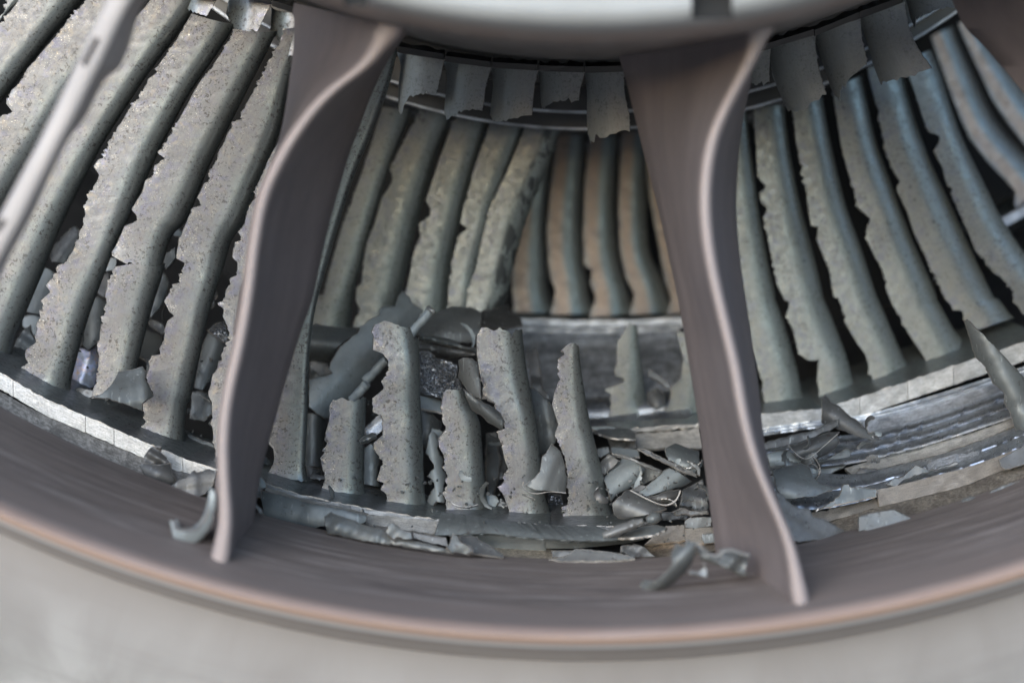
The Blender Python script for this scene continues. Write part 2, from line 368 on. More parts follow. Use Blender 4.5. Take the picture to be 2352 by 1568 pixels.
def sheet(name, outline, Y, mat, parent=None, seed=0, step=5, jag=.9, grid=7, tilt=(0, 0), curl=(0, 0), twist=0, th=.0011, rough=.0003, axis=None, lean=.32, smooth=True, edge=None, holes=None):
    """A torn piece of sheet metal: ragged outline, its own tilt, curl and dents, and a real thickness."""
    rng = seeded(seed + 11)
    ol = fractal(outline, step, jag, rng)
    c = ol.mean(0); d = ol - c
    if axis is None:
        ev, evec = np.linalg.eigh(np.cov(d.T)); a1 = evec[:, 1]
    else: a1 = np.array(axis, float); a1 /= np.hypot(*a1)
    if a1[0] < 0 or (abs(a1[0]) < 1e-6 and a1[1] < 0): a1 = -a1
    a2 = np.array([-a1[1], a1[0]])
    e1 = max(abs(d @ a1)); e2 = max(abs(d @ a2))
    # interior points
    lo, hi = ol.min(0), ol.max(0); g = grid
    xs = np.arange(lo[0], hi[0], g); ys = np.arange(lo[1], hi[1], g)
    gx, gy = np.meshgrid(xs, ys); gp = np.stack([gx.ravel(), gy.ravel()], -1) + rng.uniform(-.25, .25, (gx.size, 2)) * g
    A = ol; B = np.roll(ol, -1, 0)
    def inside(p):
        cond = ((A[:, 1] > p[1]) != (B[:, 1] > p[1])); xx = A[:, 0] + (p[1] - A[:, 1]) / np.where(np.abs(B[:, 1] - A[:, 1]) < 1e-9, 1e-9, B[:, 1] - A[:, 1]) * (B[:, 0] - A[:, 0])
        return (np.sum(cond & (p[0] < xx)) % 2) == 1
    def dist(p):
        ab = B - A; t = np.clip(((p - A) * ab).sum(1) / np.maximum((ab ** 2).sum(1), 1e-9), 0, 1); q = A + ab * t[:, None]; return np.hypot(*(q - p).T).min()
    ip = [p for p in gp if inside(p) and dist(p) > g * .45]
    e0 = ol - np.roll(ol, 1, 0); e1_ = np.roll(ol, -1, 0) - ol; nn_ = np.stack([-(e0 + e1_)[:, 1], (e0 + e1_)[:, 0]], -1); nn_ /= np.maximum(np.hypot(*nn_.T), 1e-6)[:, None]
    mid = (ol + np.roll(ol, -1, 0)) / 2; nm_ = np.stack([-e1_[:, 1], e1_[:, 0]], -1); nm_ /= np.maximum(np.hypot(*nm_.T), 1e-6)[:, None]
    if np.sum(A[:, 0] * B[:, 1] - B[:, 0] * A[:, 1]) < 0: nn_ = -nn_; nm_ = -nm_
    ins = [p for p in np.concatenate([ol + nn_ * 1.5, mid + nm_ * 1.5]) if inside(p) and dist(p) > .9]
    pts = [Vector(p) for p in ol] + [Vector(p) for p in ins] + [Vector(p) for p in ip if dist(p) > 2.5]
    vs, _, fs, *_ = delaunay_2d_cdt(pts, [], [list(range(len(ol)))], 1, 1e-4)
    v2 = np.array([(p.x, p.y) for p in vs]); n = len(v2)
    dd = v2 - c; uu = dd @ a1 / e1; vv = dd @ a2 / max(e2, 1e-3)
    dep = Y + tilt[0] * uu + tilt[1] * vv + curl[0] * (uu ** 2 - .33) + curl[1] * (vv ** 2 - .33) + twist * uu * vv
    dep = dep - lean * K * Y * (v2[:, 1] - c[1])
    dep = dep + rough * (wn1(uu * e1 + vv * 9, seed + 1, 22) + .6 * wn1(vv * e2 - uu * 7, seed + 2, 15))
    F = P3(v2, dep)
    fs = [tuple(f) for f in fs]
    # vertex normals
    N = np.zeros_like(F)
    for f in fs:
        p = F[list(f)]; nn = np.cross(p[1] - p[0], p[2] - p[0])
        if nn[1] > 0: nn = -nn                       # towards the open end
        for i in f: N[i] += nn
    N /= np.maximum(np.linalg.norm(N, axis=1, keepdims=True), 1e-12)
    Bk = F - N * th + np.array([0, .0004, 0])
    cnt = {}
    for f in fs:
        for i in range(len(f)):
            e = (f[i], f[(i + 1) % len(f)]); cnt[tuple(sorted(e))] = cnt.get(tuple(sorted(e)), []) + [e]
    faces = list(fs) + [tuple(i + n for i in f[::-1]) for f in fs]; fm = [0] * len(faces)
    bnd = set()
    nf = len(fs)
    for k_, es in cnt.items():
        if len(es) == 1:
            a, b = es[0]; faces.append((b, a, a + n, b + n)); fm.append(1); bnd |= {a, b}
    verts = np.concatenate([F, Bk])
    for i in bnd:
        verts[i, 1] += .0006
    for j in range(nf):
        if any(i in bnd for i in fs[j]): fm[j] = 1
    uv = np.stack([(uu + 1) / 2, (vv + 1) / 2], -1); uv = np.concatenate([uv, uv])
    return mesh_obj(name, verts, faces, [mat, edge or M['torn']], parent, uv, fm, sharp=45)

def strip(name, top, bot, Yt, Yb, mat, parent=None, n=None, th=.002, m=5, seed=0, wob=.0004, bulge=0, jag=0, uvs=1.0, ridges=0):
    """A ring band between two lines, with thickness."""
    if ridges: m = 6 * ridges + 1
    wob *= .3; top = np.asarray(top, float); bot = np.asarray(bot, float)
    Ln = max(np.hypot(*np.diff(top, axis=0).T).sum(), np.hypot(*np.diff(bot, axis=0).T).sum())
    n = n or max(6, int(Ln / 5)); a = smooth_line(top, n); b = smooth_line(bot, n)
    if jag:
        a = a + np.stack([np.zeros(n), wn1(np.arange(n) * 5., seed + 3, 7) * jag], -1); b = b + np.stack([np.zeros(n), wn1(np.arange(n) * 5., seed + 4, 8) * jag], -1)
    t = np.linspace(0, 1, m)[None, :]
    xy = a[:, None] * (1 - t[..., None]) + b[:, None] * t[..., None]
    Yt = np.broadcast_to(np.asarray(Yt, float), (n,)); Yb = np.broadcast_to(np.asarray(Yb, float), (n,))
    Y = Yt[:, None] * (1 - t) + Yb[:, None] * t - bulge * np.sin(t * math.pi) - (.0045 * np.abs(np.sin(t * math.pi * ridges)) ** .7 if ridges else 0) + wob * wn1(np.arange(n)[:, None] * 5. + t * 60, seed, 13)
    F = P3(xy, Y); N = np.cross(np.gradient(F, axis=0), np.gradient(F, axis=1)); N /= np.maximum(np.linalg.norm(N, axis=-1, keepdims=True), 1e-12)
    N = np.where(N[..., 1:2] > 0, -N, N); Bk = F - N * th + np.array([0, th * .5, 0])
    nv = n * m; I = np.arange(nv).reshape(n, m); faces = []
    for i0 in (0, nv):
        q = np.stack([I[:-1, :-1].ravel(), I[1:, :-1].ravel(), I[1:, 1:].ravel(), I[:-1, 1:].ravel()], -1) + i0
        faces += (q if i0 == 0 else q[:, ::-1]).tolist()
    loop = list(I[0, :]) + list(I[1:, -1]) + list(I[-1, -2::-1]) + list(I[-2:0:-1, 0])
    for i in range(len(loop)):
        p, q_ = int(loop[i]), int(loop[(i + 1) % len(loop)]); faces.append((q_, p, p + nv, q_ + nv))
    uv = np.stack([np.broadcast_to(np.linspace(0, Ln / 300 * uvs, n)[:, None], (n, m)), np.broadcast_to(t, (n, m)) * .3], -1).reshape(-1, 2)
    return mesh_obj(name, np.concatenate([F.reshape(-1, 3), Bk.reshape(-1, 3)]), faces, mat, parent, np.concatenate([uv, uv]), sharp=40)

def cut_line(pl, x0, x1, n=40):
    """The piece of a left-to-right line between two plan x positions."""
    pl = np.asarray(pl, float); xs = np.linspace(x0, x1, n); return np.stack([xs, np.interp(xs, pl[:, 0], pl[:, 1])], -1)
def shelf(name, front, Y, back, mat, parent, th=.0016, seed=0, rise=0):
    """A shroud shelf that runs straight back (along the engine axis) from a front line."""
    pl = smooth_line(front, max(6, int(np.ptp(np.asarray(front)[:, 0]) / 5))); n = len(pl)
    F = P3(pl, Y); m = 4; t = np.linspace(0, 1, m)
    G = F[:, None] + np.array([0, 1, 0]) * (back * t)[None, :, None]
    rd = np.array([0, 0, AXZ]) - F; rd[:, 1] = 0; rd /= np.linalg.norm(rd, axis=1, keepdims=True); G = G + rd[:, None] * (rise * K * Y * t ** 1.3)[None, :, None]
    G[..., 2] += .0003 * wn1(np.arange(n)[:, None] * 6. + t[None] * 50, seed, 15)
    lowr = G - np.array([0, 0, th]); nv = n * m; I = np.arange(nv).reshape(n, m); faces = []
    for i0 in (0, nv):
        q = np.stack([I[:-1, :-1].ravel(), I[1:, :-1].ravel(), I[1:, 1:].ravel(), I[:-1, 1:].ravel()], -1) + i0; faces += (q if i0 == 0 else q[:, ::-1]).tolist()
    loop = list(I[0, :]) + list(I[1:, -1]) + list(I[-1, -2::-1]) + list(I[-2:0:-1, 0]); fm = [0] * len(faces)
    for i in range(len(loop)):
        p, q_ = int(loop[i]), int(loop[(i + 1) % len(loop)]); faces.append((q_, p, p + nv, q_ + nv)); fm.append(1)
    uv = np.stack([np.broadcast_to(np.linspace(.5, .7, n)[:, None], (n, m)), np.broadcast_to(t, (n, m))], -1).reshape(-1, 2)
    return mesh_obj(name, np.concatenate([G.reshape(-1, 3), lowr.reshape(-1, 3)]), faces, [mat, M['torn']], parent, np.concatenate([uv, uv]), fm)
def lathe(name, prof, mat, parent=None, a0=-180, a1=180, n=360, close=False):
    """Profile of (depth, radius) turned about the engine axis; angles measured from straight down."""
    prof = np.asarray(prof, float); m = len(prof); d = np.r_[0, np.cumsum(np.hypot(*np.diff(prof, axis=0).T))]; d /= d[-1]
    full = a1 - a0 >= 359.9; an = np.radians(np.linspace(a0, a1, n + 1)); 
    V = np.stack([np.sin(an)[:, None] * prof[None, :, 1], np.broadcast_to(prof[None, :, 0], (n + 1, m)), AXZ - np.cos(an)[:, None] * prof[None, :, 1]], -1)
    I = np.arange((n + 1) * m).reshape(n + 1, m)
    faces = np.stack([I[:-1, :-1].ravel(), I[1:, :-1].ravel(), I[1:, 1:].ravel(), I[:-1, 1:].ravel()], -1).tolist()
    if close: faces += np.stack([I[:-1, -1], I[1:, -1], I[1:, 0], I[:-1, 0]], -1).tolist()
    uv = np.stack([np.broadcast_to((an / (2 * math.pi))[:, None] * 4, (n + 1, m)), np.broadcast_to(d[None], (n + 1, m))], -1).reshape(-1, 2)
    return mesh_obj(name, V.reshape(-1, 3), faces, mat, parent, uv, sharp=35)
def spline(prof, n):
    return smooth_line(prof, n, 3)
def tube(name, pts3, rad, mat, parent=None, seg=14, cap=True):
    pts3 = np.asarray(pts3, float); n = len(pts3); tg = np.gradient(pts3, axis=0); tg /= np.linalg.norm(tg, axis=1, keepdims=True)
    rad = np.broadcast_to(np.asarray(rad, float), (n,)); up = np.array([0, 1., 0]); V = []
    for i in range(n):
        a = np.cross(tg[i], up); a /= np.linalg.norm(a); b = np.cross(a, tg[i])
        for k in range(seg):
            w = 2 * math.pi * k / seg; V.append(pts3[i] + rad[i] * (math.cos(w) * a + math.sin(w) * b))
    F = [(i * seg + k, i * seg + (k + 1) % seg, (i + 1) * seg + (k + 1) % seg, (i + 1) * seg + k) for i in range(n - 1) for k in range(seg)]
    if cap: F += [tuple(range(seg))[::-1], tuple((n - 1) * seg + k for k in range(seg))]
    uv = [((i / max(n - 1, 1)), k / seg) for i in range(n) for k in range(seg)]
    return mesh_obj(name, V, F, mat, parent, uv, sharp=50)
def strut(name, xl, xe, xr, mat, parent, Ye=(.83, .85), Ys=.915, Yb=.965, we=15, n=130, Yl=None, Yr=None, cap=.0055):
    """A frame strut: rounded near edge along xe, flanks running back to the side lines xl and xr, closed behind."""
    we0 = we; E = smooth_line(xe, n); ya = np.linspace(0, 1, n)
    def at(pl):
        q = smooth_line(pl, 200); return resample(q, n)
    Lq, Rq = at(xl), at(xr)
    Yl = Ys if Yl is None else Yl; Yr = Ys if Yr is None else Yr
    rows = []; U = []; YE = np.linspace(*(Ye if isinstance(Ye, tuple) else (Ye, Ye)), n)
    for i in range(n):
        Ye = YE[i]
        e, l, r = E[i], Lq[i], Rq[i]; row = []; us = []
        d = r - l; d = d / max(np.hypot(*d), 1e-6)
        gl = .5 * math.exp(-max(0, n - 8 - i) / 5) + 1.0 * math.exp(-max(0, i - 2) / 3.5); we = we0 * (1 + gl); l = l - d * we0 * gl; r = r + d * we0 * gl   # fillets into hub and ring
        ll = e - d * we if (e - l) @ d < we * 1.3 else l
        rr = e + d * we if (r - e) @ d < we * 1.3 else r
        el, er = e - d * we, e + d * we
        for k, t in enumerate(np.linspace(0, 1, 7)):          # left flank, from the back to the near edge
            p = ll * (1 - t) + el * t; q = math.sin(t * math.pi / 2) ; row.append(P3(p, Yl + (Ye + .007 - Yl) * (t ** 1.25))); us.append(.40 * t)
        for t in np.linspace(0, 1, 9)[1:-1]:                    # the rounded edge
            w = math.pi * t; p = e + d * we * -math.cos(w); row.append(P3(p, Ye + .007 - cap * math.sin(w))); us.append(.40 + .2 * t)
        for t in np.linspace(0, 1, 7):
            p = er * (1 - t) + rr * t; row.append(P3(p, Ye + .007 + (Yr - Ye - .007) * (t ** .8))); us.append(.60 + .40 * t)
        for t in (.15, .5, .85):                                # rear face
            p = rr * (1 - t) + ll * t; row.append(P3(p, Yb + .02 * math.sin(math.pi * t))); us.append(.95)
        rows.append(row); U.append(us)
    V = np.array(rows); m = V.shape[1]; I = np.arange(n * m).reshape(n, m); J = np.roll(I, -1, 1)
    faces = np.stack([I[:-1].ravel(), J[:-1].ravel(), J[1:].ravel(), I[1:].ravel()], -1).tolist() + [I[0].tolist(), I[-1].tolist()[::-1]]
    uv = np.stack([np.array(U), np.broadcast_to(ya[:, None], (n, m))], -1).reshape(-1, 2)
    return mesh_obj(name, V.reshape(-1, 3), faces, mat, parent, uv, sharp=60)
# ================================================================= large structure
ground = mesh_obj('ground', [(-60, -60, -.62), (60, -60, -.62), (60, 60, -.62), (-60, 60, -.62)], [(0, 1, 2, 3)], M['concrete'], smooth=False)
ground['kind'] = 'structure'

# exhaust frame: outer ring, hub, four struts in view
frame = thing('exhaust_frame', 'mauve brown oxidised exhaust frame whose bent struts cross in front of the broken blades', 'engine frame')
op = [(.964, Rof(1300, .964)), (.962, Rof(1284, .962)), (.93, Rof(1306, .93)), (.89, Rof(1352, .89)), (.855, Rof(1402, .855)), (.838, Rof(1428, .838)), (.829, Rof(1443, .829)),
      (.824, Rof(1455, .824)), (.822, Rof(1463, .822)), (.823, Rof(1470, .823)), (.828, Rof(1478, .828)), (.842, Rof(1494, .842)), (.858, Rof(1512, .858)), (.872, Rof(1519, .872))]
oring = lathe('outer_ring', op, M['ring'], frame, n=420)
cowl = thing('engine_cowl', 'pale grey cowl surface below the copper-edged exhaust ring, out of focus', 'engine cowl')
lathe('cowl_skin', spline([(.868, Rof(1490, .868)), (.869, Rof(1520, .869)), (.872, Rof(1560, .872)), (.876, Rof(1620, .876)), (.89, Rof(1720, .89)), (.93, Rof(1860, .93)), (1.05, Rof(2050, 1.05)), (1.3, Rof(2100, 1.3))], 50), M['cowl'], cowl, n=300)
hp = [(.775, Rof(-420, .775)), (.775, Rof(-60, .775)), (.776, Rof(20, .776)), (.779, Rof(50, .779)), (.784, Rof(66, .784)), (.793, Rof(80, .793)), (.799, Rof(90, .799)), (.803, Rof(98, .803)), (.808, Rof(104, .808)),
      (.816, Rof(106, .816)), (.84, Rof(112, .84)), (.90, Rof(124, .90)), (.985, Rof(138, .985)), (.985, Rof(60, .985))]
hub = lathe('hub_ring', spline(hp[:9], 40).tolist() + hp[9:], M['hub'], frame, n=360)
cm = thing('tmp_cutter', None, None)
# two slots cut right through the hub face, and the pale front band they sit in
def hub_slot(x0, x1, y0, y1, Ya, Yb):
    c = [P3((x, y), Y) for Y in (Ya, Yb) for (x, y) in ((x0, y0), (x1, y0), (x1, y1), (x0, y1))]
    return c
slots = []
for (x0, x1, y0, y1) in ((1588, 1682, -40, 42), (792, 842, -60, 12)):
    c = hub_slot(x0, x1, y0, y1, .779, .81)
    # recess walls and dark floor, standing just proud of the face
    f0 = [P3((x, y), .7745) for (x, y) in ((x0, y0), (x1, y0), (x1, y1), (x0, y1))]
    slots.append((x0, x1, y0, y1))
bpy.data.objects.remove(cm)
def cut(obj, boxes):
    """Boolean the boxes out of obj, then delete them."""
    for vs, fs in boxes:
        me = bpy.data.meshes.new('c'); me.from_pydata([tuple(v) for v in vs], [], fs); bm = bmesh.new(); bm.from_mesh(me); bmesh.ops.recalc_face_normals(bm, faces=bm.faces); bm.to_mesh(me); bm.free()
        c = bpy.data.objects.new('c', me); COL.objects.link(c)
        md = obj.modifiers.new('b', 'BOOLEAN'); md.operation = 'DIFFERENCE'; md.solver = 'EXACT'; md.object = c
        dg = bpy.context.evaluated_depsgraph_get(); dg.update()
        nm = bpy.data.meshes.new_from_object(obj.evaluated_get(dg)); obj.modifiers.clear(); obj.data = nm
        bpy.data.objects.remove(c); bpy.data.meshes.remove(me)
def prism(poly, Ya, Yb):
    n = len(poly); vs = [P3(p, Ya) for p in poly] + [P3(p, Yb) for p in poly]
    return vs, [tuple(range(n)), tuple(range(2 * n - 1, n - 1, -1))] + [(i, i + n, (i + 1) % n + n, (i + 1) % n) for i in range(n)]
# front band of the hub as a solid sector, so that the slots are real holes
def solid_sector(name, prof, mat, parent, a0, a1, n):
    o = lathe(name, list(prof) + [prof[0]], mat, parent, a0, a1, n); bm = bmesh.new(); bm.from_mesh(o.data)
    bmesh.ops.remove_doubles(bm, verts=bm.verts, dist=1e-6); bmesh.ops.holes_fill(bm, edges=bm.edges, sides=0); bmesh.ops.recalc_face_normals(bm, faces=bm.faces); bm.to_mesh(o.data); bm.free(); return o
fb = [(.764, Rof(-260, .764)), (.766, Rof(20, .766)), (.769, Rof(44, .769)), (.774, Rof(58, .774)), (.7735, Rof(40, .7735)), (.772, Rof(-260, .772))]
n_ = NT('pale_hub_metal'); ob_ = n_.coord('Object'); pc = n_.mix(n_.ramp(n_.noise(ob_, 14, 4), [(.35, 0), (.7, 1)]), (.42, .427, .425), (.34, .343, .338))
M['hubpale'] = n_.set(Base_Color=pc, Metallic=.15, Roughness=.5)
band = solid_sector('hub_face', fb, M['hubpale'], frame, -40, 40, 120)
for (x0, x1, y0, y1) in slots:
    cut(band, [prism([(x0, y0), (x1, y0), (x1, y1), (x0, y1)], .75, .79)])
for i, (x0, x1, y0, y1) in enumerate(slots):
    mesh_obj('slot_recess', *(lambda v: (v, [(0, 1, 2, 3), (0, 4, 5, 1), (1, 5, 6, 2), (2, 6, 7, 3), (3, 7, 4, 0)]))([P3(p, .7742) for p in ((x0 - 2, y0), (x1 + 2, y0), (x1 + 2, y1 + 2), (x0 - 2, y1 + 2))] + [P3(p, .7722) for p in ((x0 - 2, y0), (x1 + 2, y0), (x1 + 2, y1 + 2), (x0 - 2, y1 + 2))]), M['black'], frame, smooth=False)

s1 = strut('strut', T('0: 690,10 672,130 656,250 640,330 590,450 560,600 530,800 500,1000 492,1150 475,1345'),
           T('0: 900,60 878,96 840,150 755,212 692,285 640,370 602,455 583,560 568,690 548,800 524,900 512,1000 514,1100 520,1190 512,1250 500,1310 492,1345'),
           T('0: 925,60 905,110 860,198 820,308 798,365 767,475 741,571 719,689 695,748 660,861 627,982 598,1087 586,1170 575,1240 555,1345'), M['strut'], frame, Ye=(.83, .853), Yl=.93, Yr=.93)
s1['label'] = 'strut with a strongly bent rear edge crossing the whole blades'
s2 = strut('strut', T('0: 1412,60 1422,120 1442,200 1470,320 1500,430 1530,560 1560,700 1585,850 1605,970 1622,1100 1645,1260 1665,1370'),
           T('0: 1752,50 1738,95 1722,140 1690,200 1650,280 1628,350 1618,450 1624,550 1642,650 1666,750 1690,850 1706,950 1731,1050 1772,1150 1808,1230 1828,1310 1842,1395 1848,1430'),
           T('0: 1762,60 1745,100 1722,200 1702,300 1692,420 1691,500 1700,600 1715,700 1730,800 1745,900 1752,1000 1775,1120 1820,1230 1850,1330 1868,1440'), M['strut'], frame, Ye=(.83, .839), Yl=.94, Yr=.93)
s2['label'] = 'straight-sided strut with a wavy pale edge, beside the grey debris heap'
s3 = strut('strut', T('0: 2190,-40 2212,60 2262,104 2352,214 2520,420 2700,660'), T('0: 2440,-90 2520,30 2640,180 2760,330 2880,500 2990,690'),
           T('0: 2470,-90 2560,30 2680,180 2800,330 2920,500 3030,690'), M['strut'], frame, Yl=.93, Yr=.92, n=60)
s3['label'] = 'dark mauve strut filling the top corner of the photo'
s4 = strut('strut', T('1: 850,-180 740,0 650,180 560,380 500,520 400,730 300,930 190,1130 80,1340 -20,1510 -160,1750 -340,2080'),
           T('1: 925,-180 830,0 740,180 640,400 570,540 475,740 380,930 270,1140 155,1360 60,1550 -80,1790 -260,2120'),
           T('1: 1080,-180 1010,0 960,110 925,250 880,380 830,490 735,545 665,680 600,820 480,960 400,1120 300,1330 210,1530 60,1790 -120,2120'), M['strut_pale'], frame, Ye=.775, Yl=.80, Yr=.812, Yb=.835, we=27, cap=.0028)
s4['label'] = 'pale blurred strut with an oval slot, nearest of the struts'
def capsule(p, q, w, k=9):
    p, q = np.array(p), np.array(q); d = (q - p) / np.hypot(*(q - p)); nrm = np.array([-d[1], d[0]]); o = []
    for c, s in ((p, -1), (q, 1)):
        for t in np.linspace(-math.pi / 2, math.pi / 2, k): o.append(c + w * (s * d * math.cos(t) + s * nrm * math.sin(t)))
    return o
cut(s4, [prism(capsule((194, 146), (222, 92), 6.5), .70, .803), prism(capsule((-6, 528), (8, 508), 6.5), .70, .803)])

# inner works: case round the stages, drum, dark nozzle wall
case = thing('turbine_case', 'dark turbine case with scraped seal bands around the broken blade rows', 'engine case')
lathe('case_wall', [(.962, Rof(1300, .962)), (1.0, Rof(1286, 1.0)), (1.07, Rof(1228, 1.07)), (1.1, Rof(1160, 1.1)), (1.136, Rof(1108, 1.136)), (1.2, Rof(1050, 1.2)), (1.27, Rof(910, 1.27)), (1.42, Rof(860, 1.42))], M['case'], case, n=300)
lathe('nozzle_wall', [(1.42, Rof(905, 1.42)), (1.43, Rof(100, 1.43)), (1.43, .05)], M['black'], case, n=160)  # near-black disc closing the blade gaps, their deep shade put into its colour
drum = thing('rotor_drum', 'dark rotor drum with thin shiny seal fins above the snapped blade roots', 'rotor')
lathe('drum_wall', [(1.0, Rof(60, 1.0)), (1.0, Rof(133, 1.0)), (1.075, Rof(150, 1.075)), (1.085, Rof(195, 1.085)), (1.13, Rof(215, 1.13)), (1.145, Rof(272, 1.145)), (1.2, Rof(290, 1.2)), (1.25, Rof(310, 1.25)), (1.42, Rof(330, 1.42))], M['case'], drum, n=240)
for (Y, y0, y1) in ((1.09, 200, 256), (1.118, 255, 295)):
    lathe('seal_ring', [(Y, Rof(y0, Y)), (Y, Rof(y1, Y))], M['case'], drum, n=260)
    lathe('seal_fin', [(Y - .001, Rof(y1 - 1, Y)), (Y - .001, Rof(y1 + 4, Y)), (Y + .002, Rof(y1 + 5, Y)), (Y + .004, Rof(y1, Y))], M['steel'], drum, n=260)

# ================================================================= shroud lines (plan)
SH1 = T('4: -120,690 0,772 110,836 220,897 350,952 440,990 530,1032 640,1078 740,1122 850,1165 945,1196', 'A: 120,62 385,147 560,187 700,214 1000,272 1300,322 1490,347', 'A: 1800,345 2000,360', 'B: 0,925 300,947 590,945 740,950 880,930 1010,905 1150,902 1320,890', 'B: 1560,868', 'C: 680,1062 900,1014 1190,955 1500,818 1900,716 2344,556')
SH2 = T('0: 560,930 720,985', '6: 800,880 1060,872 1400,846', 'C: 280,304 500,284 760,262 900,218 1130,150 1530,12 1800,-78 2344,-262 2500,-320')
SH3 = T('0: 1000,742 1130,738', '6: 350,244 520,250 700,257 1000,256 1310,240', '0: 1680,718 1900,664 2100,592', 'D: 920,1500 1038,1440', '0: 2420,420')
def seg_shroud(parent, line, x0, x1, Y, back, lip, mat, lipmat, seed, lipname='seal_lip', rise=20):
    sh = shelf('tip_shroud', cut_line(line, x0, x1), Y, back, mat, parent, seed=seed, rise=rise)
    if lip:
        f = cut_line(line, x0 + .6, x1 - .6); strip(lipname, f + [0, 1.2], f + [0, lip], Y - .0004, Y - .0018, lipmat, sh, seed=seed, th=.0015, jag=.7)
    return sh

Y1, Y2, Y3 = 1.03, 1.14, 1.265
# ================================================================= near row: whole blades on the near shroud
def foot(pl, px=9):
    d = pl[-1] - pl[max(0, len(pl) - 4)]; return np.vstack([pl, pl[-1] + d / np.hypot(*d) * px])
def blade1(label, L, R, x0=None, x1=None, seed=0, group='near row of whole blades', name='blade_with_shroud', lip=38, **kw):
    b = thing(name, label, 'turbine blade', group)
    kw.setdefault('flare', 10); kw.setdefault('depth', .7); kw.setdefault('round_from', .6)
    if x0 is not None: L, R = foot(L), foot(R)
    airfoil('airfoil', L, R, Y1, M['blade'], b, seed=seed, **kw)
    if x0 is not None: seg_shroud(b, SH1, x0, x1, Y1 - .036, .075, lip, M['blade'], M['lip'], seed + 50)
    return b
blade1('dark whole blade filling the top corner, only its lower side in view', T('1: 60,-120 40,0 30,80 -60,190 -260,430'), T('1: 330,-160 200,-20 80,45 0,150 -180,400'), seed=1)
blade1('whole blade next to the corner one, its ragged edge against a black gap', T('1: 210,-150 160,-60 110,30 80,70 0,160 -200,420 -420,760'), T('1: 680,-120 590,0 480,130 380,240 200,470 0,720 -200,980 -380,1260'), seed=2)
blade1('whole blade with a small torn nick, behind the slotted strut', T('1: 720,-180 600,0 480,130 400,240 310,340 215,450 180,500 130,580 55,665 40,720 90,785 20,800 -20,830 -150,1000 -320,1260 -480,1560'), T('1: 1090,-150 990,0 860,190 630,545 390,890 170,1230 -20,1540 -190,1900'), seed=3)
blade1('whole blade just right of the slotted strut with faint pale scratches', T('1: 1090,-50 1040,10 1010,50 940,120 890,200 650,560 420,900 200,1250 0,1560', '0: -55,640 -110,800'),
       np.vstack([T('1: 1420,-20 1330,120 1160,350 1000,560 860,780 730,980 640,1150 560,1300 430,1568'), T('F: 380,350 290,560 215,740 150,890 110,1000 85,1120 75,1180')]), -75, 30, seed=4)
blade1('whole blade with saw-toothed edge, standing on the bright shroud strip',
       np.vstack([T('1: 1345,105 1280,190 1230,280 1190,330 1100,460 1070,486 1094,500 1085,512 1030,550 1025,580 940,690 890,770 860,830 790,930 760,980 740,1040 700,1078 730,1068 690,1105 680,1115 650,1160 690,1220 676,1262 640,1312 600,1350 612,1390 580,1430 600,1500'),
                  T('F: 610,210 540,320 480,350 440,440 375,500 420,560 335,630 360,670 330,720 340,760 300,830 310,900 290,950 300,980 215,1040 205,1120 230,1160 160,1200 110,1240')]),
       np.vstack([T('1: 1640,150 1600,240 1500,400 1400,540 1300,690 1200,880 1110,1050 1000,1300 880,1568'), T('F: 980,130 860,450 770,680 690,930 640,1130 600,1270 575,1360')]), 30, 196, seed=5, flare_top=5)
# cracked blade: upper length and lower stub
b = blade1('upper length of the blade that has snapped across the middle, above the crack', np.vstack([T('1: 1640,215 1600,290 1540,370 1480,460 1400,560 1350,640 1310,720 1270,790 1200,920 1130,1040 1100,1070 1145,1100 1110,1130 1075,1160 1060,1220 1010,1260 990,1340 950,1400 915,1460 950,1500 955,1535'), T('F: 1040,8 1010,80 940,230 952,268 988,275 1010,300 1080,318')]),
       np.vstack([T('1: 1950,180 1910,250 1880,330 1800,480 1720,640 1600,880 1470,1130 1370,1380 1290,1568'), T('F: 1450,60 1390,230 1362,330')]), seed=6, flare=0, flare_top=6,
       bot=T('F: 985,272 1010,305 1080,313 1135,314 1190,322 1250,330 1310,338 1375,318'))
blade1('lower stub of the snapped blade, below the crack, with a crumpled foot', T('F: 962,342 900,480 875,600 890,630 870,720 850,800 840,850 830,960 800,1000 815,1050 830,1100 810,1160 815,1230 790,1320 780,1400'),
       T('F: 1380,322 1352,450 1280,660 1230,860 1170,1080 1150,1180 1120,1290 1100,1400'), 196, 262, seed=7, name='broken_blade_stub', group='broken blades of the near row', flare=3,
       top=T('F: 962,345 1040,336 1135,318 1190,325 1250,338 1300,345 1380,320'), jag_top=.8)
blade1('whole blade with deep bites out of its edge, near the bent strut',
       np.vstack([T('1: 1990,215 1960,280 1880,400 1850,480 1790,590 1760,650 1700,750 1660,830 1590,920 1550,1020 1530,1040 1510,1110 1460,1190 1450,1220 1465,1256 1422,1270 1400,1330 1370,1380 1390,1400 1385,1440 1340,1450 1300,1540'),
                  T('F: 1500,110 1480,200 1470,280 1520,306 1542,312 1530,360 1500,410 1484,486 1432,494 1410,570 1370,640 1400,690 1410,720 1455,760 1400,800 1370,880 1370,950 1335,1030 1345,1080 1270,1090 1240,1140 1250,1180 1220,1270 1240,1340 1280,1400 1270,1440 1185,1490 1200,1530'), T('4: 640,925 640,960 655,985 620,1040')]),
       np.vstack([T('1: 2200,100 2090,340 2020,550 1980,820 1900,1080 1800,1300 1700,1568'), T('F: 1940,110 1880,330 1800,570 1740,780 1690,1000 1640,1250 1590,1480'), T('4: 838,900 828,1000 822,1085')]), 262, 420, seed=8, flare_top=6)
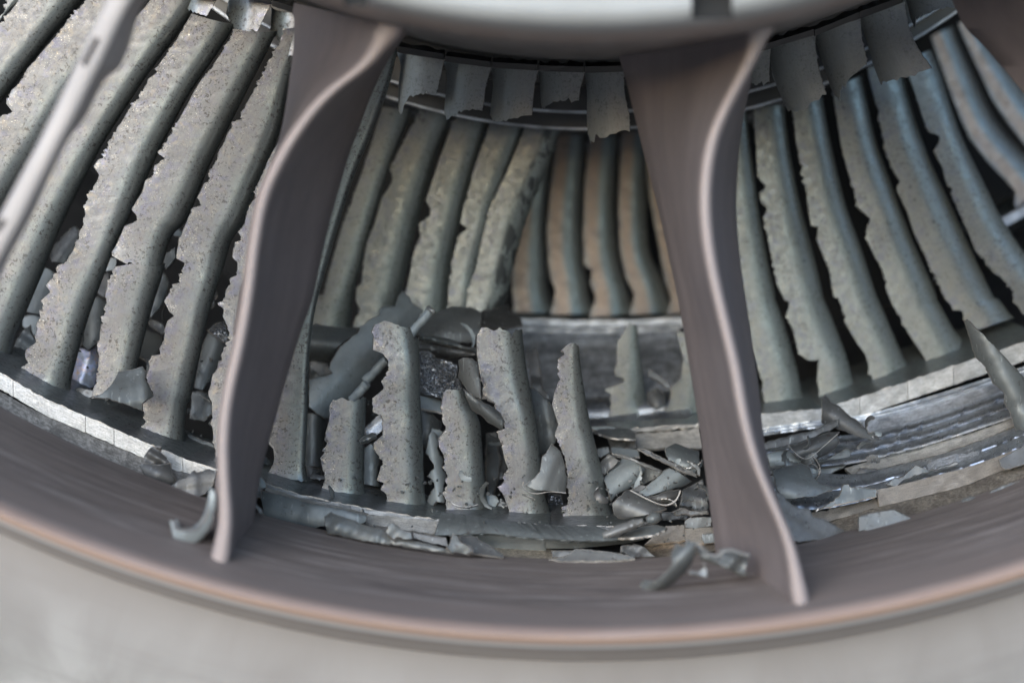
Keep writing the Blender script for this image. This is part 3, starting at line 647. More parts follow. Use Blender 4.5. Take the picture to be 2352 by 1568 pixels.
blade1('whole blade half hidden by the bent strut, ragged edge showing on its left',
       np.vstack([T('1: 2200,400 2050,700 1960,980 1930,1010 1880,1090 1830,1200 1800,1280 1775,1335 1792,1360 1760,1400 1720,1480 1700,1560'), T('F: 1990,60 2010,125 1965,140 1940,270 1985,310 1980,420 1945,440 1890,540 1880,600 1815,660 1870,690 1860,760 1900,850 1910,950 1890,1010 1855,1050 1850,1110 1820,1170 1770,1270 1760,1340 1740,1390 1740,1430 1770,1480 1770,1568'), T('0: 490,1020 505,1075')]),
       T('0: 800,130 740,300 700,450 660,620 636,760 622,860 606,1000 598,1075'), 420, 603, seed=9)
blade1('whole blade behind the bent strut, smooth edge showing down its right side', T('0: 850,100 790,180 730,370 668,560 642,750 630,900', '5: 102,958 132,990 140,1050 125,1100 112,1130'), np.vstack([T('2: 770,260 745,400 650,680 560,870 470,1150 400,1400'), T('5: 380,150 350,330 335,500 330,650 328,800 318,1000 312,1080 305,1180')]), 603, 684, seed=10, lip=14, depth=.35, round_from=.82, bot=T('5: 90,1150 200,1160 320,1175'))

# near row: snapped stubs
def stub1(label, L, R, top, x0, x1, seed, lip=12, **kw):
    return blade1(label, L, R, x0, x1, seed, group='broken blades of the near row', name='broken_blade_stub', lip=lip, top=top, **kw)
stub1('shortest snapped stub, square-topped, beside the rolled pale sheet', T('5: 470,715 455,750 450,830 430,900 425,940 440,960 415,1000 420,1030 400,1045 410,1100 425,1150 420,1200 395,1240'), T('5: 664,690 660,780 656,850 652,1000 648,1150 648,1255'),
      T('5: 455,735 475,713 520,700 560,710 600,722 640,697 664,700'), 684, 806, 11)
stub1('tallest snapped stub with large round bites in its edge', T('5: 702,270 698,425 760,450 780,480 787,550 755,598 760,650 696,700 695,778 740,800 760,850 755,910 700,960 705,1000 745,1050 745,1090 720,1170 755,1180 750,1220 775,1250 775,1300 720,1325'),
      T('5: 962,340 966,420 968,500 970,680 980,850 986,1000 994,1200 1000,1335'), T('5: 698,287 762,263 830,275 872,292 912,300 925,335 932,357 968,360'), 806, 1012, 12, lip=14)
stub1('snapped stub with sloping rounded top, under the folded shard', T('5: 1100,670 1086,750 1100,840 1110,880 1070,930 1075,980 1100,1020 1110,1060 1095,1090 1120,1140 1100,1250 1115,1280 1125,1330 1118,1360'),
      T('5: 1225,660 1245,740 1312,812 1325,1000 1340,1180 1356,1340'), T('5: 1088,692 1105,668 1125,655 1160,650 1205,648 1240,700 1290,780 1314,815'), 1012, 1150, 13, lip=0)
stub1('tall snapped stub with a crack line and stepped bite, middle of the heap', T('6: 176,300 150,345 150,450 165,550 182,610 185,700 250,740 262,790 302,820 310,880 262,892 290,960 310,1050 325,1100 305,1160 303,1185 265,1207 300,1240 320,1300 340,1340 320,1400'),
      T('6: 412,305 418,380 432,500 456,640 490,850 514,1010 525,1130 540,1250 560,1350'), T('6: 150,340 180,297 225,312 290,303 330,322 352,345 370,318 412,310'), 1150, 1262, 14, lip=0)
stub1('narrow pointed stub tapering to a thin torn tip', T('6: 672,392 632,430 642,460 615,480 620,600 595,660 580,740 600,800 615,850 595,910 620,960 650,1040 660,1100 670,1150 665,1200 675,1260 670,1310 635,1322 655,1405'),
      T('6: 733,395 742,500 770,680 800,850 852,1050 880,1170 910,1310 930,1385'), T('6: 630,432 670,395 700,386 735,400'), 1262, 1500, 15, lip=9)

# near row: root stubs under the hub
def root1(label, top, L, R, bot, seed, **kw):
    b = thing('blade_root', label, 'blade root', 'snapped blade roots under the hub')
    top = np.asarray(top)
    airfoil('airfoil', L, R, 1.03, M['blade' if seed in (31, 32, 33) else 'stub'], b, bot=bot, seed=seed, mirror=True, flare_top=4, jag=1.0, jag_top=3.0, depth=1.0, round_from=.35, step=2.2)
    strip('root_platform', top + [[0, -11]] * len(top), top + [[0, 2.5]] * len(top), 1.018, 1.021, M['case'], b, th=.005, seed=seed)
    return b
R2 = lambda s: T('2: ' + s); R3 = lambda s: T('3: ' + s)
root1('brownish root stub beside the bent strut, with diagonal torn end', R2('778,268 1012,308'), R2('776,272 790,350 776,450 776,560 780,640'), R2('1012,312 1000,400 975,490 960,600'), R2('778,585 830,600 870,572 900,528 972,492'), 21)
root1('root stub with gently rounded end, second from the bent strut', R2('1022,318 1256,348'), R2('1022,324 1030,420 1016,560 1010,640'), R2('1258,352 1232,450 1222,570 1200,640'), R2('1014,575 1055,604 1120,626 1170,612 1222,572'), 22)
root1('root stub with ragged corners, between the rounded and the shortest one', R2('1268,350 1498,364'), R2('1268,356 1272,450 1258,560 1250,650'), R2('1500,368 1486,470 1476,600 1470,680'), R2('1256,600 1285,604 1350,636 1432,648 1476,602'), 23)
root1('shortest root stub under the hub, torn upwards at one side', R2('1512,368 1742,374'), R2('1512,374 1518,460 1522,580'), R2('1745,378 1730,450 1716,560'), R2('1520,545 1580,572 1640,552 1716,530'), 24)
root1('root stub with spiky torn end beside the straight strut', R2('1755,374 1946,370'), R2('1756,380 1762,500 1760,600 1765,720'), R2('1950,376 1962,520 1986,600 1990,740'), R2('1762,680 1800,700 1850,752 1868,735 1890,736 1892,700 1950,712 1984,682'), 25)
root1('half-hidden square root stub behind the pale edge of the straight strut', R3('740,290 882,250'), R3('730,296 760,380 770,440'), R3('885,258 886,350 886,440'), R3('765,430 830,432 886,430'), 26)
root1('root stub right of the straight strut with flat torn end', R3('880,252 1118,178'), R3('882,260 902,400 962,545 970,570'), R3('1120,184 1132,300 1160,420 1190,490 1190,590'), R3('962,540 990,547 1030,566 1080,562 1160,560 1186,490'), 27)
root1('root stub ending in a slanting sharp point', R3('1122,184 1352,90'), R3('1124,192 1162,330 1205,460 1230,520'), R3('1356,98 1372,200 1396,330 1400,400 1390,540'), R3('1205,452 1270,496 1310,512 1372,412 1398,335'), 28)
root1('largest pale root stub, flaring to one side at its torn end', R3('1356,88 1582,8'), R3('1358,98 1402,250 1436,370 1450,420'), R3('1586,14 1612,130 1652,240 1738,358 1770,400'), R3('1434,352 1462,402 1550,412 1600,382 1736,357'), 29)
root1('stump-short dark root stub near the corner strut', R3('1606,-20 1850,-110'), R3('1606,0 1612,60 1640,140'), R3('1856,-60 1862,30 1840,120'), R3('1640,132 1690,136 1722,100 1762,88 1860,40'), 30)
root1('root stub at the top edge beside the slotted strut', T('1: 1250,-40 1520,-10'), T('1: 1245,-40 1232,40 1262,92 1290,140'), T('1: 1512,-20 1480,50 1440,112'), T('1: 1262,90 1310,126 1332,100 1400,70 1440,110'), 31)
root1('root stub with crumbled end hanging over the whole blades', T('1: 1600,-25 1888,12'), T('1: 1602,-20 1575,100 1620,180 1640,240'), T('1: 1890,16 1852,100 1802,210 1770,270'), T('1: 1575,105 1618,150 1640,210 1690,212 1750,246 1802,210'), 32)
root1('root stub half covered by the top of the bent strut', T('1: 1896,36 2130,110'), T('1: 1900,44 1882,210 1950,300 2000,400'), T('1: 2120,110 2080,300 2050,420'), T('1: 1884,218 1950,232 1962,310 2030,382 2060,382'), 33)

# ================================================================= second row
def blade2(label, L, R, x0=None, x1=None, seed=0, group='second row of blades', lip=0, **kw):
    b = thing(kw.pop('name', 'blade_with_shroud'), label, 'turbine blade', group)
    if x0 is not None: L, R = foot(L), foot(R)
    airfoil('airfoil', L, R, Y2, M['blade_stained' if seed == 45 else 'blade_mid'], b, seed=seed, flare=kw.pop('flare', 6), step=2.2, **kw)
    if x0 is not None: seg_shroud(b, SH2, x0, x1, Y2 - .04, .09, lip, M['blade_mid'], M['lip'], seed + 50, rise=55)
    return b
blade2('second-row blade beside the bent strut, right flank only', np.vstack([R2('690,560 600,860 480,1180 380,1540'), T('G: 60,100 20,420')]), np.vstack([R2('850,560 825,640 770,770 700,960 640,1170 590,1360'), T('G: 560,0 540,200 512,420')]), seed=41)
blade2('second-row blade with a scalloped edge, second from the bent strut', np.vstack([R2('890,560 850,650 790,760 735,870 742,960 690,1030 670,1100 650,1170 610,1260 590,1380 580,1480'), T('G: 590,0 580,140 620,250 575,360 570,420')]), np.vstack([R2('1070,570 1045,640 990,760 940,930 880,1130 840,1320'), T('G: 1070,0 1020,200 990,420')]), seed=42)
blade2('second-row blade with a black bite high on its edge', np.vstack([R2('1085,580 1060,640 990,830 940,980 918,1050 942,1090 930,1130 880,1180 890,1230 860,1300 840,1400 830,1450 810,1540'), T('G: 1110,0 1100,200 1080,330')]), np.vstack([R2('1255,590 1235,660 1190,830 1150,960 1100,1150 1060,1300'), T('G: 1545,0 1535,150 1525,330')]), seed=43)
blade2('second-row blade with one triangular nick, overlapped by the leaning one', np.vstack([R2('1265,600 1245,670 1180,850 1140,1000 1098,1160 1132,1196 1085,1240 1070,1300 1045,1400'), T('G: 1550,0 1548,150 1540,300')]), np.vstack([R2('1470,610 1440,690 1400,800 1340,950 1270,1140 1230,1280 1190,1420 1170,1568'), T('G: 1800,150 1790,300')]), seed=44)
blade2('leaning second-row blade with dark stain, in front of the tinted blades', np.vstack([R2('1455,610 1430,690 1390,780 1340,900 1290,1000 1250,1100 1210,1250 1180,1400'), T('G: 1755,0 1742,150 1735,300')]), np.vstack([R2('1640,620 1610,710 1570,850 1500,1000 1430,1200 1390,1350 1340,1540'), T('G: 2190,60 2120,180 2080,300')]), seed=45, jr=1.0)
R7 = lambda s: T('7: ' + s)
def kb(label, l3, l7, r3, r7, x0, x1, seed, **kw):
    return blade2(label, np.vstack([R3(l3), R7(l7)]), np.vstack([R3(r3), R7(r7)]), x0, x1, seed, 'second row blades on the bright shroud', lip=44, depth=.5, **kw)
kb('smooth green-grey blade beside the pale strut edge, with cracked torn foot', '640,560 650,900 700,1300 720,1500', '90,250 130,500 160,590 190,680 205,800 190,850', '765,560 772,640 790,800 810,950 832,1120 870,1330 920,1560', '230,100 265,260 310,380 350,520 385,650 400,760', 1735, 1890, 51)
kb('blade with two round bites near the top and a split lower edge', '800,560 805,640 815,800 820,925 860,968 862,985 830,1010 842,1060 870,1085 868,1110 850,1135 880,1270 900,1380 920,1480 960,1560', '260,100 280,190 295,230 335,268 315,350 340,390 370,480 380,540 435,580 488,578 478,690 495,740 485,800', '965,560 970,620 985,750 1020,950 1060,1130 1110,1300 1170,1560', '480,100 530,280 590,430 640,560 665,690', 1890, 1975, 52)
kb('blade with a saw-toothed edge, third from the pale strut edge', '1000,530 1005,590 1020,720 1050,900 1080,1030 1085,1080 1100,1180 1142,1185 1130,1250 1170,1350 1200,1420 1220,1560', '545,75 560,150 570,220 610,290 620,370 660,440 690,490 730,540 750,600 745,650 770,660 755,730', '1165,510 1172,570 1200,720 1240,900 1290,1100 1350,1250 1450,1560', '780,180 830,320 880,440 910,510 940,590', 1975, 2085, 53)
kb('blade with the large black tear halfway down its edge', '1210,460 1220,520 1240,640 1260,770 1300,920 1320,1000 1340,1085 1395,1128 1412,1142 1388,1240 1420,1320 1470,1400 1510,1560', '820,110 840,200 880,300 910,350 960,440 1000,500 1040,560 1060,600 1035,650', '1370,390 1380,450 1410,600 1440,740 1500,900 1570,1100 1650,1300 1770,1560', '1040,120 1110,260 1170,370 1210,450', 2085, 2190, 54)
kb('blade with one small nick, under the slant-pointed root stub', '1395,350 1405,410 1450,580 1480,750 1500,820 1538,908 1568,950 1550,975 1550,1000 1600,1100 1640,1220 1700,1350 1800,1560', '1070,90 1120,180 1170,280 1190,312 1240,318 1250,370 1285,410', '1575,350 1590,410 1610,500 1650,640 1720,830 1800,1000 1900,1220 2060,1560', '1360,140 1430,250 1490,345', 2190, 2280, 55)
kb('broad blade with a brown chip, next to the heat-tinted blades', '1580,330 1610,400 1640,470 1680,600 1712,690 1768,715 1772,745 1742,790 1790,880 1800,930 1850,1060 1930,1230 1960,1310 2040,1410 2140,1500', '1370,90 1430,130 1490,190 1510,270 1563,340 1620,400', '1730,260 1760,330 1792,420 1840,580 1900,740 2000,940 2100,1150 2240,1350 2340,1500', '1640,60 1740,180 1820,280', 2280, 2400, 56)
# second-row stubs low in the heap
b = thing('broken_blade_stub', 'torn second-row stub with a curled flap, in front of the dark steel band', 'turbine blade', 'broken blades of the second row')
airfoil('airfoil', T('6: 1000,300 990,330 955,380 945,500 940,575 1000,590 960,620 885,650 910,690 915,780 885,820 888,850'), T('6: 1066,285 1086,450 1110,650 1120,720 1180,775 1205,810 1215,850'), 1.14, M['blade_mid'], b, top=T('6: 985,330 1010,290 1030,270 1066,290'), seed=61, flare=4)
seg_shroud(b, SH2, 1395, 1505, 1.105, .07, 8, M['blade_mid'], M['bright'], 161, rise=40)
b = thing('broken_blade_stub', 'torn second-row stub half hidden by the straight strut', 'turbine blade', 'broken blades of the second row')
airfoil('airfoil', T('6: 1290,330 1330,480 1312,590 1262,640 1250,720 1215,800 1180,850'), T('6: 1400,300 1450,600 1470,880'), 1.14, M['blade_mid'], b, seed=62, flare=3)
seg_shroud(b, SH2, 1505, 1660, 1.105, .07, 8, M['blade_mid'], M['bright'], 162, rise=40)

# ================================================================= third row, heat tinted
def blade3(label, L, R, x0, x1, seed, **kw):
    b = thing('blade_with_shroud', label, 'turbine blade', 'third row heat tinted blades')
    L, R = foot(L), foot(R)
    airfoil('airfoil', L, R, Y3, M['blade_far'], b, seed=seed, flare=7, jag=.35, step=3.5, th=.0015, **kw)
    seg_shroud(b, SH3, x0, x1, Y3 - .02, .07, 22, M['blade_far'], M['steel'], seed + 50)
    return b
R6 = lambda s: T('6: ' + s)
blade3('narrow heat-tinted blade partly covered by the leaning blade', R2('1450,640 1450,900 1400,1200 1340,1500') if 0 else np.vstack([R2('1440,640 1420,900 1390,1250'), R6('345,-40 352,60 360,120 372,195')]), np.vstack([R2('1600,640 1588,760 1568,920 1545,1100 1545,1300 1556,1440'), R6('550,20 556,95 585,190')]), 1160, 1262, 71)
blade3('copper and blue tinted blade with a bright scratch near its foot', np.vstack([R2('1615,640 1600,740 1580,900 1560,1100 1550,1222 1562,1400'), R6('572,20 602,80 585,205')]), np.vstack([R2('1775,640 1758,740 1740,950 1730,1200 1742,1400'), R6('782,20 788,110 812,195')]), 1262, 1352, 72)
blade3('copper and blue tinted blade with a dark nick near its foot', np.vstack([R2('1790,640 1772,740 1750,950 1740,1200 1745,1380 1788,1415 1778,1480'), R6('800,50 832,120 806,220')]), np.vstack([R2('1945,640 1928,740 1910,950 1905,1150 1922,1330 1950,1450'), R6('1000,40 1012,90 1040,190')]), 1352, 1440, 73)
blade3('copper and blue tinted blade beside the straight strut', np.vstack([R2('1955,640 1940,740 1930,900 1925,1100 1932,1300 1952,1400'), R6('1000,10 1052,110 1032,205')]), np.vstack([R2('2100,640 2090,760 2075,950 2072,1150 2085,1330'), R6('1208,10 1240,120 1272,195')]), 1440, 1535, 74)
blade3('sliver of a heat-tinted blade at the dark flank of the straight strut', np.vstack([R3('235,700 245,900 260,1050 290,1200 340,1480'), R6('1228,30 1262,130 1250,200')]), np.vstack([R3('390,700 400,900 420,1100 480,1400'), R6('1420,30 1460,180')]), 1535, 1640, 75)
blade3('curved copper and teal blade at the edge of the photo, lower one of two', R3('1730,190 1750,260 1790,370 1830,480 1880,610 1930,720 2030,850 2110,930 2172,1000 2172,1060'), R3('1850,140 1872,210 1950,380 2020,550 2100,680 2216,800 2330,930 2380,1010'), 2240, 2340, 76)
blade3('curved copper and teal blade under the corner strut', R3('1870,120 1890,180 1960,330 2050,520 2130,640 2230,770 2360,900'), R3('1990,110 2030,220 2110,320 2216,470 2320,590 2480,760'), 2340, 2430, 77)
# ================================================================= scraped bands on the case
strip('seal_band', T('4: -100,815 0,856 150,940 330,1015 500,1094 650,1150 800,1206 900,1230'), T('4: -100,930 0,975 150,1058 300,1135 450,1195 620,1262 800,1320 900,1345'), .994, .972, M['dullband'], case, seed=201, wob=.0012, m=8, jag=1)
SCR = [T('C: 1060,360 1400,292 1700,205 2100,72 2350,-20'), T('C: 1130,446 1400,380 1700,292 2130,140 2350,60')]
strip('vane_band', T('C: 270,420 750,355 1010,335 1200,290 1560,180 2000,44 2400,-80'), T('C: 290,470 760,395 1050,372 1400,300 1700,212 2100,80 2400,-24'), 1.098, 1.094, M['steel_dark'], case, seed=203, ridges=2)
strip('seal_band', SCR[0], SCR[1], 1.092, 1.086, M['steel'], case, seed=204, wob=.001)
strip('vane_band', T('C: 280,560 700,500 1130,446 1400,380 1700,292 2130,140 2400,40'), T('C: 340,780 700,730 960,706 1400,602 1700,518 2240,340 2400,285'), 1.082, 1.05, M['steel_dark'], case, seed=205, ridges=3, m=10, wob=.0016)
strip('seal_band', T('C: 935,728 1080,690 1400,602 1700,520 2060,412 2240,336 2400,280'), T('C: 1000,782 1150,742 1300,716 1700,618 2080,482 2260,400 2400,345'), 1.052, 1.044, M['bright'], case, seed=206, wob=.0008, jag=.8)
strip('vane_band', T('C: 340,790 700,760 1000,786 1300,720 1700,622 2080,488 2400,352'), T('C: 420,1010 700,1070 1190,965 1500,830 1900,728 2400,540'), 1.04, 1.0, M['steel_dark'], case, seed=207, ridges=2, m=8, wob=.0014)
strip('scored_patch', T('C: 1580,690 1700,655 1830,618 1990,575'), T('C: 1600,735 1720,725 1850,690 1990,640'), 1.018, 1.010, M['steel'], case, seed=208, jag=2.5)
strip('scored_patch', T('C: 1170,625 1300,600 1480,545 1600,470 1660,470'), T('C: 1200,640 1400,602 1560,560 1640,520 1680,490'), 1.056, 1.05, M['frag'], case, seed=209, jag=2)
# third-row steel rim and the barrel behind the heap
strip('vane_band', R6('330,330 520,345 760,356 1000,352 1310,330'), R6('300,660 520,690 760,700 1000,690 1330,650'), 1.245, 1.16, M['steel'], case, seed=211, ridges=2, m=12, wob=.0025, bulge=.004)
strip('seal_band', R6('330,252 520,264 760,270 1000,268 1310,252'), R6('330,330 520,344 760,352 1000,348 1310,330'), 1.25, 1.245, M['steel'], case, seed=212, wob=.001, bulge=.006)
strip('vane_band', R6('440,690 760,705 1000,690 1330,650'), R6('440,900 760,905 1000,890 1400,860'), 1.155, 1.13, M['steel_dark'], case, seed=213, ridges=2)
strip('seal_band', R6('1040,905 1150,898 1280,890 1420,868'), R6('1050,992 1180,985 1300,985 1440,985'), 1.105, 1.095, M['bright'], case, seed=214, jag=.8)
# scored band low in the middle and right
strip('seal_band', T('B: 900,1120 1100,1105 1340,1080 1600,1050'), T('B: 920,1215 1100,1210 1340,1190 1600,1150'), .986, .97, M['goldscr'], case, seed=215, wob=.0014, m=8)
strip('seal_band', T('A: 1900,545 2100,560 2352,575', 'B: 230,1150 500,1150'), T('A: 1960,655 2100,665 2352,685', 'B: 230,1230 500,1225'), .985, .968, M['goldscr'], case, seed=216, wob=.0012, m=6)
strip('seal_band', T('A: 850,360 1000,395 1300,440 1500,475'), T('A: 850,395 1000,425 1300,480 1500,500'), .984, .978, M['dullband'], case, seed=217, jag=1)

# loose ring segments
def seal(label, top, bot, Yt, Yb, mat, seed, **kw):
    o = strip('seal_segment', top, bot, Yt, Yb, mat, None, seed=seed, **kw); tag(o, label, 'seal segment', 'seal ring segments'); return o
seal('straw-coloured seal segment with a clean end, longest on the case', T('C: 1188,898 1350,865 1500,826 1700,772 1900,724 2150,632 2400,536'), T('C: 1212,1030 1350,1000 1500,962 1700,915 1900,862 2150,752 2400,690'), .990, .982, M['gold'], 221, th=.003)
seal('scored coppery seal segment under the clean-ended straw one, next to the ring', T('C: 800,1160 1000,1092 1215,1034 1350,1004 1500,966 1700,919 1900,866 2150,757 2400,694'), T('C: 900,1250 1050,1245 1300,1200 1530,1142 1850,1065 2100,980 2400,868'), .980, .962, M['goldscr'], 222, wob=.0014, m=8, th=.003)
seal('short straw-coloured seal segment with a torn lower edge', T('C: 682,1078 800,1058 900,1030 1050,1000 1200,966'), T('C: 690,1102 780,1160 1000,1095 1100,1062 1213,1034'), .992, .986, M['gold'], 223, th=.003, jag=.8)
seal('bright scraped seal segment left bare between the grey plate and the curled strip', T('A: 905,306 1050,318 1200,332 1475,362'), T('A: 890,372 1050,402 1250,432 1445,462'), .988, .982, M['bright'], 224, jag=.9)
seal('thin bright seal edge running under the first snapped stubs', T('A: 120,92 250,130 400,182 700,243 930,296'), T('A: 122,118 250,154 400,198 560,228 900,300'), .990, .986, M['bright'], 225, jag=.6)
seal('tan scraped seal segment with square end beside the straight strut', T('B: 1180,946 1250,942 1332,936'), T('B: 1000,1100 1200,1085 1338,1066'), .990, .982, M['gold'], 226, jag=.6)
seal('seal segment partly covered by the foot of the straight strut', T('B: 1338,968 1450,962 1580,955'), T('B: 1342,1098 1450,1090 1600,1080'), .988, .980, M['gold'], 227, jag=.6)

# ================================================================= fragments
def frag(label, pts, Y, mat='frag', seed=0, cat='metal fragment', group=None, name='metal_fragment', **kw):
    Y = Y if Y < 1.0 else Y + .03 * np.clip((1.14 - Y) / .14, 0, 1)       # the heap lies behind the near row
    o = sheet(name, pts, Y, M[mat], None, seed=seed, **kw); tag(o, label, cat, group or 'torn metal fragments'); return o
FA = lambda s: T('A: ' + s); FB = lambda s: T('B: ' + s); FC = lambda s: T('C: ' + s); FE = lambda s: T('E: ' + s); FF = lambda s: T('F: ' + s); FG = lambda s: T('G: ' + s); R5 = lambda s: T('5: ' + s); R4 = lambda s: T('4: ' + s)
# big vane plate with rolled edge
vp = frag('large pale blue-grey torn vane plate with a rolled edge, leaning behind the stubs', FG('90,960 200,930 340,895 298,850 330,760 370,690 420,610 490,560 610,460 620,410 700,350 830,280 838,210 900,190 1000,190 1020,90 1070,30 1150,110 1162,150 1290,240 1240,320 1150,430 1020,580 900,720 660,980 510,1170 440,1300 360,1370 250,1370 90,1250'), 1.072, 'frag_blue', 301, name='vane_plate', cat='vane plate', curl=(.004, .012), tilt=(.012, .006), rough=0.00027, grid=9)
def rod(name, a, b, r, Y0, Y1_, mat, parent, seed):
    pl = resample(np.array([a, b]), 14); Y = np.linspace(Y0, Y1_, 14); p = P3(pl, Y); p += .0004 * np.stack([wn1(np.arange(14) * 3., seed + i, 9) for i in range(3)], -1)
    return tube(name, p, r * K * (1 + .06 * wn1(np.arange(14) * 3., seed + 5, 6)), M[mat], parent)
rod('rolled_edge', FG('1370,235')[0], FG('1165,500')[0], 11, 1.070, 1.070, 'frag_blue', vp, 3)
rod('rolled_edge', FG('905,760')[0], FG('690,975')[0], 11.5, 1.070, 1.072, 'frag_blue', vp, 4)
rod('rolled_edge', FG('700,1000')[0], FG('540,1180')[0], 11.5, 1.068, 1.070, 'frag_blue', vp, 5)
frag('small curled lip at the tip of the rolled edge', FG('1315,200 1350,186 1415,250 1400,280 1370,262 1330,225'), 1.044, 'frag_pale', 302, th=.0015, grid=4)
frag('shiny barrel-shaped rolled sheet behind the bent strut', FG('20,400 160,378 300,400 450,415 610,432 580,500 470,560 400,620 355,690 320,790 200,805 20,770'), 1.095, 'frag', 303, axis=(1, .08), curl=(.0, .034), tilt=(0, -.004), grid=8, rough=0.00014)
frag('broad grey plate lying behind the tallest snapped stub', FG('1180,480 1310,380 1400,272 1560,200 1800,208 1900,258 1895,440 1840,540 1750,585 1620,560 1450,520 1250,490'), 1.098, 'frag', 304, curl=(.003, .01), tilt=(.004, -.010), grid=9)
frag('dark grey plate propped on the third-row rim behind the cracked stub', FG('1890,250 2040,215 2170,178 2200,280 2300,300 2330,400 2230,420 2000,440 1905,400'), 1.12, 'frag_dark', 305, tilt=(.006, -.012), curl=(0, .008), grid=8)
frag('thin dark strip under the broad grey plate', FG('1230,560 1400,570 1500,598 1700,620 1850,640 1880,700 1700,720 1500,742 1380,690 1240,655'), 1.07, 'frag_dark', 306, curl=(0, .012), grid=7)
frag('long lighter strip sagging between the two tall stubs', FG('1240,480 1400,500 1600,545 1720,620 1880,630 1880,680 1760,672 1640,620 1450,590 1250,545'), 1.062, 'frag', 307, curl=(0, .008), grid=6)
frag('crushed roll of shiny honeycomb seal between the tall stubs', FG('1230,670 1280,655 1370,676 1440,740 1540,760 1650,805 1640,930 1690,1010 1692,1050 1600,1120 1480,1165 1360,1130 1230,1095'), 1.045, 'comb', 308, cat='honeycomb roll', curl=(0, .022), rough=0.00135, grid=5, name='honeycomb_roll')
frag('dark grey sheet under the honeycomb roll', FG('1230,1110 1350,1140 1490,1180 1500,1310 1380,1290 1250,1260'), 1.05, 'frag_blue', 309, tilt=(0, -.006), grid=7)
frag('leaf-shaped folded shard standing between two snapped stubs', FG('1652,760 1720,730 1800,738 1862,780 1880,950 1895,1160 1830,1145 1740,1070 1700,1010 1650,930 1662,870'), .992, 'frag', 310, curl=(.0, .010), tilt=(-.004, .006), grid=5, th=.0013)
frag('narrow jagged shard hanging across the cracked stub', FG('1700,1045 1765,1100 1860,1158 1950,1215 2030,1250 2100,1310 2142,1400 2112,1490 2040,1450 1950,1400 1900,1340 1850,1320 1790,1272 1750,1180'), .990, 'frag', 311, curl=(.006, .010), tilt=(.006, .003), grid=5, th=.0013)
frag('rounded grey plate low between the tall bitten stub and the sloping one', R5('960,770 985,766 1040,790 1088,832 1090,870 1062,900 1020,960 1000,990 965,960'), 1.05, 'frag', 312, curl=(.006, .012), grid=6)
frag('twisted saw-edged sliver between the tall bitten stub and the sloping one', R5('1030,892 1062,905 1072,940 1080,1010 1112,1060 1098,1090 1122,1140 1102,1240 1115,1295 1062,1292 1022,1342 1000,1330 1003,1280 1050,1200 1030,1160 1005,1145 1048,1100 1028,1055 998,1010 1010,960'), 1.022, 'frag_blue', 313, jag=1.4, curl=(.004, .010), twist=.008, grid=4, th=.0014)
frag('pale round-nosed sheet behind the shortest stub', R5('300,790 360,785 422,805 445,850 425,940 408,1040 404,1100 360,1090 300,1085'), 1.045, 'frag', 314, axis=(0, 1), curl=(0, .016), grid=7)
frag('pale upright sheet seen between the shortest and the tallest stub', R5('648,985 690,960 742,1000 742,1060 722,1150 742,1205 690,1200 646,1195'), 1.04, 'frag_blue', 315, axis=(0, 1), curl=(0, .012), grid=6)
frag('small log-like rolled scrap beside the tallest stub', R5('618,942 650,915 690,897 720,900 725,930 690,946 632,966'), .998, 'frag', 316, curl=(0, .01), grid=4, th=.0016)
frag('bright dented scrap wedged behind the small rolled scrap', R5('650,880 690,835 752,780 775,830 750,890 720,915 660,910'), 1.036, 'steel', 317, rough=0.00090, grid=5)
frag('rounded scrap low behind the two first stubs', R5('645,1215 700,1210 745,1225 775,1260 760,1290 700,1285 650,1260'), 1.03, 'frag_dark', 318, curl=(.003, .008), grid=5)
frag('folded triangular flake leaning on the narrow pointed stub', R6('580,958 606,980 632,1005 655,1080 668,1150 664,1205 660,1240 560,1232 480,1226 425,1200 462,1168 512,1120 522,1040'), .990, 'frag', 319, curl=(.002, .004), tilt=(.0, .004), grid=6)
tb = tube('metal_fragment', P3(smooth_line(R6('418,1178 412,1200 440,1238 500,1248 560,1234 610,1236 662,1242'), 30), np.linspace(.987, .989, 30)), 1.2 * K, M['torn']); tag(tb, 'pale folded lip along the base of the triangular flake', 'metal fragment', 'torn metal fragments')
frag('large shadowed plate between the cracked stub and the pointed stub', R6('440,630 500,662 560,710 612,790 622,900 600,960 520,1030 470,980'), 1.055, 'frag', 320, tilt=(.004, .006), curl=(.004, .008), grid=8)
frag('dark green plate upright beside the cracked stub', R6('430,430 500,410 530,640 590,720 470,690'), 1.10, 'frag_dark', 321, grid=7)

# more wreckage in the recesses
frag('wedge of grey sheet standing in the dark gap after the sloping stub', R5('1345,900 1400,930 1425,1050 1410,1180 1370,1300 1340,1180'), 1.075, 'frag', 451, tilt=(.004, .004), grid=6)
frag('bluish sliver lying low in the dark gap after the sloping stub', R5('1340,1240 1400,1255 1425,1290 1395,1330 1350,1300'), 1.02, 'frag_blue', 452, grid=4)
frag('crumpled dark plate seen through the bites of the cracked stub', R6('210,900 262,890 300,1000 330,1100 300,1160 230,1180 200,1080'), 1.08, 'frag_dark', 453, rough=.001, grid=5)
frag('flat pale shard low behind the cracked stub', R6('200,1270 260,1265 330,1300 330,1350 260,1345 215,1310'), 1.022, 'frag_pale', 454, grid=4)
frag('grey flap under the honeycomb roll, beside the tallest stub', R5('965,690 1010,700 1080,735 1085,775 1000,765 965,745'), 1.055, 'frag', 455, grid=5)
frag('dark triangular plate below the big vane plate', R5('345,480 440,500 470,560 400,580 345,595'), 1.10, 'frag_dark', 456, grid=6)
frag('bright crinkled scrap in the black hollow left of the big vane plate', R5('340,530 370,545 410,580 440,575 400,600 340,600'), 1.085, 'frag_pale', 457, rough=.0015, grid=4)
